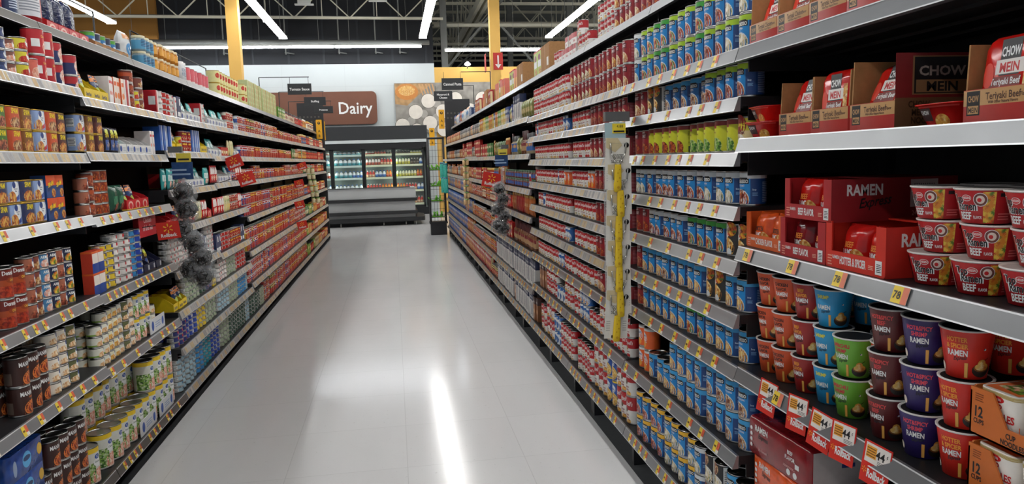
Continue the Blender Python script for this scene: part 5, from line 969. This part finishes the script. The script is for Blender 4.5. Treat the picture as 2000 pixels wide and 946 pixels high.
# cup noodle cases
for t_ in range(2):
    w, d, lip = .42, .33, .038; z0 = .8602+t_*.118+.0005; yc, xc = 1.068, RX+.035+.165
    b = B(); tt = .004; OC = '#c86a2a'
    b.box(-w/2, w/2, -d/2, d/2, 0, tt, OC); b.box(-w/2, w/2, d/2-tt, d/2, 0, .1, OC)
    for x in (-w/2, w/2-tt): b.prism([(-d/2, 0), (d/2, 0), (d/2, .1), (-d/2+.01, .1), (-d/2, .09)], 0, x, x+tt, OC)
    b.prism([(-w/2, 0), (w/2, 0), (w/2, lip), (-w/2+.09, lip), (-w/2+.055, .098), (-w/2, .098)], 1, -d/2, -d/2+tt, OC)
    s_ = Shape(w, d, .0001, .1, nq=1)
    ops(s_, b, [('t', '12', -.445, .40, .22, K_, dict(mw=.07, b=.04)), ('t', 'CUPS', -.445, .26, .1, K_, dict(mw=.08, b=.03)), ('n', -.47, -.42, .72, .9, 4, '#7a3a14'), ('t', 'CUP', -.26, .2, .11, K_, dict(mw=.1, b=.03)), ('t', 'NOODLES', -.25, .06, .11, K_, dict(mw=.13, b=.03)), ('r', -.14, -.03, .04, .3, '#a8561e'), ('t', 'CHICKEN', .12, .12, .15, K_, dict(mw=.16, b=.03))]+[('r', -.13+.0085*i, -.127+.0085*i, .06, .28, K_) for i in range(11)])
    CN = link('noodle_cup_case', b.mesh('noodle_cup_case'), None, (xc, yc, z0), -math.pi/2); tag(CN, ('lower', 'upper')[t_]+' orange cardboard case of white noodle cups', 'carton', 'noodle cup cases')
    for r_ in range(2):
        for c_ in range(4):
            PR['cn'].place(xc-.165+.006+.05+.1015*r_, yc+w/2-.058-.1012*c_, z0+.0048, -math.pi/2+random.uniform(-.04, .04), 'white and orange noodle cup, %s along, %s row, %s cup case' % (ORD[c_+1], ('front', 'rear')[r_], ('lower', 'upper')[t_]), 'noodle cups in cases')
# film-wrapped ramen multipacks on the base shelf
def mpack(c, dark, w, d, h, fl):
    s = Shape(w, d, .018, h, nq=3); b = B(); s.loops(b, [(-.006, 0), (0, .01), (0, h-.012), (-.004, h-.003), (-.012, h)], c)
    ops(s, b, [('t', 'RAMEN', -.25, .68, .16, W_, dict(mw=.3, b=.03)), ('t', 'Express', -.22, .52, .13, K_, dict(mw=.3, sh=.3)), ('t', fl[0], .22, .62, .1, W_, dict(mw=.22)), ('t', fl[1], .22, .48, .1, W_, dict(mw=.22)), ('n', .12, .3, .28, .34, 2, '#d8a0a0'), ('t', "It's Ramen!", -.22, .2, .08, '#d8a8a8', dict(mw=.3)), ('d', .2, .18, .03, None, W_), ('d', .3, .18, .03, None, W_), ('r', .3, .36, .36, .48, W_)] + [('d', -.42, .25+.15*i, .02, None, W_) for i in range(4)]+[('r', .5+.02, .5+d/w-.02, .06, .93, '#b9b4b2'), ('r', .5+d/w*.45, .5+d/w*.65, .5, .6, '#26356a')])
    return b
MPD = Prod('ramen_multipack', 'noodle pack', '', .34, .26, .125, mpack('darkredfilm', '#5a0f14', .33, .22, .125, ('BEEF', 'FLAVOR'))); MPO = Prod('ramen_multipack', 'noodle pack', '', .34, .26, .125, mpack('orangefilm', '#b8481a', .33, .22, .125, ('CHICKEN', 'FLAVOR')))
for i, (mp, y, x, z, lb) in enumerate(((MPO, 2.0, .14, .157, 'bottom orange film-wrapped ramen pack beside blue soup cans'), (MPD, 2.0, .15, .3076, 'second dark red film-wrapped ramen pack up from base'), (MPO, 2.01, .135, .4582, 'orange film-wrapped ramen pack directly under the top red pack'), (MPD, 2.02, .13, .6088-.0, 'topmost dark red film-wrapped ramen pack beside blue soup cans'),
        (MPD, 1.66, .22, .157, 'bottom dark red ramen pack in the inner stack'), (MPO, 1.66, .22, .3076, 'orange ramen pack in the inner stack'), (MPD, 1.66, .22, .4582, 'top dark red ramen pack in the inner stack'),
        (MPD, 1.30, .2, .157, 'bottom ramen pack beneath the noodle cup cases'), (MPO, 1.30, .2, .3076, 'orange ramen pack beneath the noodle cup cases'))):
    z = .2056+.1254*(round((z-.157)/.15))
    mp.place(RX+x, y, z-.0, -math.pi/2+(.06 if i == 3 else random.uniform(-.03, .03)), lb, 'film-wrapped ramen packs')
# shelf-edge rollback tags and shelf tickets
RT = M('#c8281c', .4, 0, 'rollback_red', .04, 20)
def spark(b, F, u, v, r, c, l):
    for i in range(6):
        a = math.pi/2+i*math.pi/3; dx, dz = math.cos(a), math.sin(a)
        b.add([F(u+dx*r*.35-dz*r*.09, v+dz*r*.35+dx*r*.09, l), F(u+dx*r*.35+dz*r*.09, v+dz*r*.35-dx*r*.09, l), F(u+dx*r+dz*r*.13, v+dz*r-dx*r*.13, l), F(u+dx*r-dz*r*.13, v+dz*r+dx*r*.13, l)], [(0, 1, 2, 3)], c)
class Sm(Shape):
    def __init__(s, w, h): s.w, s.h, s.c, s.d = w, h, 0, 0
    def P(s, u, v, l=0): return (u, -l, v)
    def us(s, a, b): return [a, b]
def rtag(w, h, price):
    b = B(); b.box(-w/2, w/2, -.001, .0, 0, h, RT); s = Sm(w, h); k = .0016
    P = s.P
    if price:
        s.rect(b, -w*.42, w*.46, h*.50, h*.96, '#e9e2da', k); s.rect(b, -w*.38, -w*.02, h*.62, h*.9, '#e8a23a', k+.0003)
        s.text(b, '44', w*.12, h*.66, h*.20, K_, k+.0004, bold=.02); s.text(b, '¢', w*.36, h*.78, h*.09, K_, k+.0004)
        for i in range(4): s.rect(b, -w*.36, -w*.05, h*(.65+.06*i), h*(.675+.06*i), '#7a4a1c', k+.0005)
        for i in range(3): s.rect(b, w*.05, w*.4, h*(.53+.035*i), h*(.545+.035*i), '#6a6a6a', k+.0005)
        s.text(b, 'Rollback', w*.08, h*.16, h*.2, W_, k, maxw=w*.66, bold=.03); spark(b, P, -w*.36, h*.3, w*.09, '#f0b83a', k)
    else:
        s.text(b, 'Rollback', 0, h*.14, h*.2, W_, k, maxw=w*.7, bold=.03); spark(b, P, 0, h*.62, w*.22, '#f0b83a', k)
    return b.mesh('rollback_tag')
T1 = rtag(.085, .10, True); T2 = rtag(.145, .115, False)
for i, y in enumerate((1.99, 1.82, 1.715, 1.61, 1.485)):
    if i == 1 or i == 2: pass
    o = link('rollback_tag', T1, None, (RX-.031, y, .775+(.006 if i % 2 else 0)), -math.pi/2); o.rotation_euler = (-.15, (.05, -.04, .08, -.03, .03)[i], -math.pi/2+.12)
    tag(o, 'red Rollback 44-cent tag, %s along the ramen cup shelf edge' % ORD[i+1], 'price tag', 'rollback tags under the ramen cups')
b = B(); s = Sm(.05, .038); s.rect(b, -.025, .006, 0, .038, '#e9c93e', 0); s.rect(b, .006, .025, 0, .038, '#d8785a', 0); b.box(-.025, .025, .0005, .001, 0, .038, '#e6e0d6'); s.text(b, '78', -.009, .01, .018, K_, .0006, bold=.02); TK = b.mesh('shelf_ticket')
for i, (y, z, w_) in enumerate(((1.93, .822, 'ramen cup shelf edge between red tags'), (2.12, 1.222, 'orange ramen case shelf edge, first'), (1.86, 1.222, 'dark red ramen case shelf edge, middle'), (1.64, 1.222, 'spicy ramen case shelf edge, last'), (1.42, 1.222, 'shelf edge below the red noodle bowls'))):
    o = link('shelf_ticket', TK, None, (RX-.0295, y, z), -math.pi/2); o.rotation_euler = (-.33, 0, -math.pi/2); tag(o, 'yellow and red price ticket, '+w_, 'price tag')
# hanging rollback flags facing down the aisle
for i, (x, y, z, sc, ry, lb) in enumerate(((-1.405, 7.0, 1.555, 1, .35, 'upper red Rollback flag by the tomato cans, tilted'), (-1.18, 6.3, 1.415, .9, .3, 'second red Rollback flag hanging lower by tomato cans'), (-1.262, 4.36, 1.17, .85, .1, 'red Rollback flag beside the steel scrubber bundle'),
        (-1.29, 11, 1.50, .9, .3, 'topmost small Rollback flag by the jar strip'), (-1.35, 11, 1.25, .9, .2, 'second small Rollback flag by the jar strip'), (-1.36, 11, .94, .95, .2, 'third small Rollback flag below the jar strip'), (-1.34, 11, .64, 1, .2, 'lowest small Rollback flag near box shelves'),
        (1.04, 8.0, 1.26, 1.4, -.2, 'red Rollback flag between wood and dark clip strips'))):
    k_ = min(1, (1.383 if x < 0 else 1.066)/(abs(x)+.079*sc)); x *= k_; y *= k_; z = 1.56+(z-1.56)*k_; sc *= k_
    o = link('rollback_flag', T2, None, (x, y, z), 0); o.scale = (sc, 1, sc); o.rotation_euler = (0, -ry if x < 0 else ry*-1, .0)
    tag(o, lb, 'price flag'); b = B(); sx = -1 if x < 0 else 1; b.bar((0, .004, .1), (sx*max(.0, (1.395 if x < 0 else 1.072)-abs(x))/sc, .004, .1), .004, DARKM); link('flag_arm', b.mesh('flag_arm'), o)
# ---------------------------------------------------------------- clip strips
# cheese slicers
st_ = link('clip_strip', None, None, (.925*1.08, 3.0*1.08, 1.56-1.56*1.08)); st_.scale = (1.08,)*3; tag(st_, 'clear clip strip with grey bracket holding the cheese slicers', 'display strip')
b = B(); b.box(-.02, .02, .0, .002, .9, 1.70, FILM); b.box(-.05, .05, .006, .008, .95, 1.66, FILM); link('plastic_strip', b.mesh('plastic_strip'), st_)
b = B(); b.box(-.04, .066, -.0, .03, 1.705, 1.745, M('#6c6e70', .4, .6, 'grey_bracket', .05, 20)); link('bracket', b.mesh('bracket'), st_)
b = B(); b.box(-.045, .045, -.004, -.002, 1.635, 1.70, M('#a9c4cc', .2, 0, 'ticket_holder', .03, 20)); b.box(-.012, .045, -.006, -.004, 1.655, 1.695, '#e9d23a'); s = Sm(.06, .04); s.text(b, '4.88', .02, 1.678, .012, K_, .0065); b.box(-.008, .04, -.0065, -.006, 1.659, 1.666, K_); link('price_ticket', b.mesh('price_ticket'), st_)
YH = M('#e8c42a', .35, 0, 'yellow_cheese_handle', .06, 40); YD = '#c99a1a'
b = B(); b.box(-.052, .052, 0, .001, -.215, 0, '#e9e6de'); s = Sm(.1, .2); s.P = lambda u, v, l=0: (u, -l, v)
s.text(b, 'GOURMET', 0, -.075, .008, K_, .001); s.text(b, 'WIRE', 0, -.088, .013, '#3a3a34', .001); s.text(b, 'SLICER', 0, -.104, .013, '#3a3a34', .001)
b.add([s.P(-.05, -.001, .0008), s.P(-.05, -.04, .0008), s.P(-.01, -.06, .0008), s.P(.02, -.03, .0008), s.P(.0, -.001, .0008)], [(0, 1, 2, 3, 4)], '#d8c8a0')
for v in range(5): s.rect(b, -.045, -.028, -.14-.01*v, -.136-.01*v, '#b9b6ae', .001); s.rect(b, .028, .045, -.14-.01*v, -.136-.01*v, '#b9b6ae', .001)
q = []
s.rect(b, .03, .05, -.0, -.0, K_, .001); b.lathe([(.011, -.0), (.011, .001)], K_, 10, .038, 0); n_ = len(b.v)
b.v[-20:] = [(x, -.0012-.001*(z > 0), -.03+y) for x, y, z in b.v[-20:]]
s.rect(b, -.02, .02, -.212, -.2, K_, .001); SCARD = b.mesh('card')
b = B(); b.v = []; s2 = Shape(.034, .02, .0099, .118, nq=4); s2.loops(b, [(-.006, 0), (-.001, .006), (0, .03), (-.002, .09), (-.004, .115)], YH)
for u, v, r in ((.0, .02, .006), (-.004, .045, .003), (.005, .06, .004), (-.003, .08, .003), (.004, .095, .0025)): s2.disc(b, u, v, r, r, YD, .0012, n=10)
b.v = [(x, y-.012, z-.225) for x, y, z in b.v]; SHAN = b.mesh('handle')
b = B(); 
for sx in (-1, 1): b.tube([(sx*.009, -.012, -.112), (sx*.016, -.012, -.09), (sx*.030, -.012, -.065), (sx*.034, -.012, -.02)], .003, 'metal', 6)
b.bar((-.034, -.012, -.022), (.034, -.012, -.022), .0009, 'metal'); SWIR = b.mesh('wire_fork')
for i in range(7):
    o = link('cheese_slicer', None, None, ((.928+.003*((i*5) % 3))*1.08, (2.970+.0042*i)*1.08, 1.56+(.075-.108*i)*1.08)); o.scale = (1.08,)*3; o.rotation_euler = (.05, (.02, -.02, .01, 0, .02, -.03, .05)[i], 0)
    tag(o, 'carded wire cheese slicer with yellow handle, %s down its strip' % ORD[i+1], 'kitchen tool', 'cheese slicers on the clip strip'); link('card', SCARD, o); link('handle', SHAN, o); link('wire_fork', SWIR, o)
# wire scrubbers in film on the meat side, dark scrubbers farther on the noodle side
def blob(r, sx, sz, sd, m, name):
    rnd = random.Random(sd); b = B(); n, K = 28, 18; vs = []
    ph = [rnd.uniform(0, 6) for _ in range(6)]
    for k in range(K+1):
        t = math.pi*k/K
        for i in range(n):
            a = 2*math.pi*i/n; rr = r*(1+.10*math.sin(5*a+ph[0]+3*t)+.09*math.sin(9*t+ph[1]+4*a)+.06*math.sin(13*a+ph[2]+7*t)+rnd.uniform(-.05, .05))
            vs.append((rr*math.sin(t)*math.cos(a)*sx, rr*math.sin(t)*math.sin(a)*.6, rr*math.cos(t)*sz))
    b.add(vs, [(k*n+i, (k+1)*n+i, (k+1)*n+(i+1) % n, k*n+(i+1) % n) for k in range(K) for i in range(n)], m, True); return b.mesh(name)
def wool(r, sd):
    rnd = random.Random(sd); b = B()
    for i in range(110):
        n_ = Vector((rnd.gauss(0, 1), rnd.gauss(0, 1)*.8, rnd.gauss(0, 1))).normalized(); c = n_*r*rnd.uniform(.45, .85); t = n_.cross(Vector((rnd.gauss(0, 1), rnd.gauss(0, 1), rnd.gauss(0, 1)))).normalized(); q = n_.cross(t)
        R_ = r*rnd.uniform(.15, .4); a0 = rnd.uniform(0, 6); vs = []; w_ = n_*.0030
        for j in range(9):
            a = a0+j*.6; p = c+t*math.cos(a)*R_+q*math.sin(a)*R_+n_*rnd.uniform(-.003, .003); vs += [p-w_, p+w_]
        b.add(vs, [(2*j, 2*j+2, 2*j+3, 2*j+1) for j in range(8)], WOOL[i % 3], False)
    b.lathe([(.01, -r*.6), (r*.62, -r*.3), (r*.68, 0), (r*.6, r*.35), (.01, r*.6)], '#4a4a4c', 10)
    return b.mesh('steel_wool')
WOOL = [M('#b4b2ae', .22, 1, 'steel_ribbon', .3, 200), M('#55534f', .35, 1, 'steel_ribbon', .3, 200), M('#2c2b2a', .4, .8, 'steel_ribbon', .3, 200)]
SC = [wool(.062, i) for i in range(4)]; FB = [blob(.064, 1.12, 1.05, i+9, M('#cfd2d4', .1, 0, 'crinkled_film', .1, 60, 0, .22, bump=1.0), 'film') for i in range(3)]
for nm_, cx, cy, lst, hx, hc, lb, sc in (('a', -1.31, 4.91, ((-.02, 1.43), (.0, 1.33), (-.045, 1.22), (.02, 1.13), (.055, 1.05), (-.01, .985), (.05, .94)), '#2c4a78', 4, 'steel-wool scrubber in clear film', 1.1), ('b', 1.0, 6.8, ((-.01, 1.30), (.02, 1.21), (-.02, 1.13), (.025, 1.06), (-.03, .98), (.02, .95)), '#24406a', 3, 'dark steel-wool scrubber on far strip', .95)):
    ks = abs(cx)/(1.2 if cx < 0 else .955)
    o = link('clip_strip', None, None, (cx, cy, 1.56-1.56*ks)); o.scale = (ks,)*3; tag(o, 'clip strip with blue header card, %s side' % ('canned-meat' if cx < 0 else 'noodle'), 'display strip')
    b = B(); b.box(-.012, .012, 0, .002, .92, 1.66, FILM); link('plastic_strip', b.mesh('plastic_strip'), o)
    b = B(); b.box(-.06, .055, -.004, 0, 1.50, 1.60, M(hx, .2, 0, 'blue_header', .15, 40)); b.box(-.07, .04, -.005, -.004, 1.525, 1.535, '#9ab4d0'); b.box(-.07, .02, -.005, -.004, 1.55, 1.56, '#9ab4d0'); link('header_card', b.mesh('header_card'), o)
    sgn = -1 if cx < 0 else 1
    b = B(); b.box(min(0, sgn*(.075 if cx < 0 else .065)), max(0, sgn*(.075 if cx < 0 else .065)), 0, .03, 1.655, 1.69, M('#6c6e70', .4, .6, 'grey_bracket', .05, 20)); b.box(-.03, .05, -.01, -.008, 1.60, 1.65, '#d8c84a'); b.box(-.02, .04, -.011, -.01, 1.61, 1.62, K_); link('bracket', b.mesh('bracket'), o)
    for i, (dx, z) in enumerate(lst):
        q = link('scrubber', None, None, (cx+dx*ks-sgn*.035, cy-.085-.012*(i % 2), 1.56+(z-1.56)*ks)); q.scale = (sc,)*3; tag(q, lb+', %s down' % ORD[i+1], 'scrubber', lb+'s'); link('steel_wool', SC[i % 4], q); link('film', FB[i % 3], q)
# wooden brush heads strip, teal strip, jar strip
o = link('clip_strip', None, None, (.925, 9.5, 0)); tag(o, 'clip strip with white bracket holding wooden honey dippers', 'display strip')
b = B(); b.box(-.01, .01, .02, .022, .9, 1.60, FILM); b.box(0, .145, .015, .03, 1.585, 1.61, '#c9c8c0'); link('plastic_strip', b.mesh('plastic_strip'), o)
b = B(); 
for dx in (-.022, .022): b.lathe([(.012, 0), (.02, .01), (.02, .055), (.013, .065)], 'wood', 10, dx, 0)
b.lathe([(.03, .066), (.03, .074)], '#7ab04a', 8); WP = b.mesh('wooden_roll_pack')
for i in range(7): tag(link('wooden_roll_pack', WP, None, (.925, 9.5, 1.50-.085*i)), 'pair of pale wooden rolls with green tie, %s down' % ORD[i+1], 'kitchen tool', 'wooden rolls on the noodle side')
o = link('clip_strip', None, None, (1.02, 14.8, 0)); tag(o, 'clip strip at the far noodle-side end with teal cloth packs', 'display strip')
b = B(); b.box(-.01, .01, .03, .032, .9, 1.58, FILM); b.box(-.03, .05, .02, .035, 1.56, 1.6, '#d9dad6'); link('plastic_strip', b.mesh('plastic_strip'), o)
s_ = Pouch(.085, .03, .32); s_.per = .085; b = B(); s_.body(b, M('#3cae9e', .3, 0, 'teal_plastic', .2, 30)); b.v = [(x, y, z) for x, y, z in b.v]; ops(s_, b, [('r', -.4, .4, .9, .98, '#1f3a6a'), ('r', -.1, .1, .2, .8, '#5ac4b4')]); TP = b.mesh('teal_cloth_pack')
for i, (dx, z, y) in enumerate(((-.06, 1.22, 0), (.0, 1.20, -.035), (-.05, .93, -.035), (.004, .92, -.07))): tag(link('teal_cloth_pack', TP, None, (1.02+dx, 14.8+y, z)), 'teal hanging pack, '+('upper outer', 'upper inner', 'lower outer', 'lower inner')[i]+' one by the wire rack', 'hanging pack', 'teal packs by the wire rack')
o = link('clip_strip', None, None, (-1.25, 11.5, 0)); tag(o, 'clip strip of small jars by far Rollback flags', 'display strip')
b = B(); b.box(-.01, .01, .05, .052, .95, 1.55, FILM); b.box(-.144, .03, .04, .055, 1.53, 1.56, '#c9c8c0'); link('plastic_strip', b.mesh('plastic_strip'), o)
b = B()
for dx in (-.032, .032): b.lathe([(.026, 0), (.03, .01), (.03, .055), (.024, .065)], M('#d8d2a8', .2, 0, 'pale_jar', .1, 40), 10, dx, 0); b.lathe([(.028, .066), (.028, .078)], '#8ab05a', 10, dx, 0)
JP = b.mesh('jar_pair')
for i in range(6): tag(link('jar_pair', JP, None, (-1.25+.012*i, 11.5, 1.44-.09*i)), 'pair of pale jars with green lids, %s down its strip' % ORD[i+1], 'jar', 'pale jars hanging on the canned-meat side')
# ---------------------------------------------------------------- drinks in the cooler
def dr(key, name, desc, prof, m, capc, band):
    b = B(); b.lathe(prof, m, 10); q = B(); r = max(p[0] for p in prof); z0 = prof[1][1]+.02; z1 = z0+.08; q.lathe([(r+.0006, z0), (r+.0006, z1)], band, 10)
    t = B(); t.lathe([(prof[-1][0]+.004, prof[-1][1]), (prof[-1][0]+.003, prof[-1][1]+.025)], capc, 8)
    PR[key] = Prod(name, 'drink', desc, r*2, r*2, prof[-1][1]+.025, b, [('paper_label', q), ('cap', t)])
dr('D0', 'milk_jug', 'milk jug with teal label', [(.055, 0), (.06, .01), (.06, .15), (.02, .20)], '#dfe8ea', '#3a7ac4', '#3a9aa8'); dr('D1', 'creamer_bottle', 'white creamer bottle with brown label', [(.036, 0), (.04, .01), (.04, .15), (.018, .2)], '#e9e4dc', '#8a3a24', '#b8482a')
dr('D2', 'creamer_bottle', 'yellow creamer bottle', [(.036, 0), (.04, .01), (.04, .15), (.018, .2)], '#e3e6c4', '#3a7a4a', '#c9c23a'); dr('D3', 'juice_bottle', 'orange juice bottle', [(.036, 0), (.04, .01), (.04, .14), (.018, .2)], '#e08a2a', '#c43a1c', '#d8501f')
dr('D4', 'juice_bottle', 'red-capped juice bottle', [(.036, 0), (.04, .01), (.04, .14), (.018, .2)], '#c4352a', '#e9e4dc', '#e0b48a'); dr('D5', 'milk_bottle', 'blue-labelled milk bottle', [(.045, 0), (.05, .01), (.05, .14), (.02, .2)], '#dfe8ea', '#1f5aa8', '#2f6ab8'); dr('D6', 'dark_bottle', 'dark cold coffee bottle', [(.036, 0), (.04, .01), (.04, .12), (.018, .18)], '#3a2e28', '#e9e4dc', '#6a5a4a')
plan = [['D0 D5', 'D0', 'D0 D1', 'D0', 'D0 D1'], ['D0', 'D5', 'D0', 'D0', 'D0 D5'], ['D1', 'D1 D0', 'D0 D1', 'D0', 'D0 D1'], ['D5', 'D5 D0', 'D0 D5', 'D0', 'D0'], ['D4', 'D4 D3', 'D4 D5 D3', 'D1 D4', 'D1 D4 D6'], ['D4', 'D3 D4 D5', 'D2 D2 D3', 'D2 D2 D6 D5', 'D6 D2']]
for dI in range(5):
    for li, z in enumerate(LV):
        seq = plan[dI+1 if dI < 5 else 5][li].split(); x = XD[dI]+.06; c = 0; hmx = (LV+[1.95])[li+1]-z-.03
        seq = plan[min(dI+1, 5)][li].split()
        while x < XD[dI+1]-.09:
            key = seq[min(len(seq)-1, int((x-XD[dI])/.89*len(seq)))]; p = PR[key]; c += 1
            if not (li == 0 and dI < 4) or 1:
                zs = min(1, hmx/p.h); o = p.place(x+p.w/2, 22.1+.13, z+.0006, 0, '%s, %s along %s cooler shelf up, %s door' % (p.desc, ORD[c], ORD[li+1], ORD[dI+1]), 'drinks behind the cooler doors', False); o.scale = (1, 1, zs)
            x += p.w+.006
print('OBJECTS', len(bpy.data.objects))
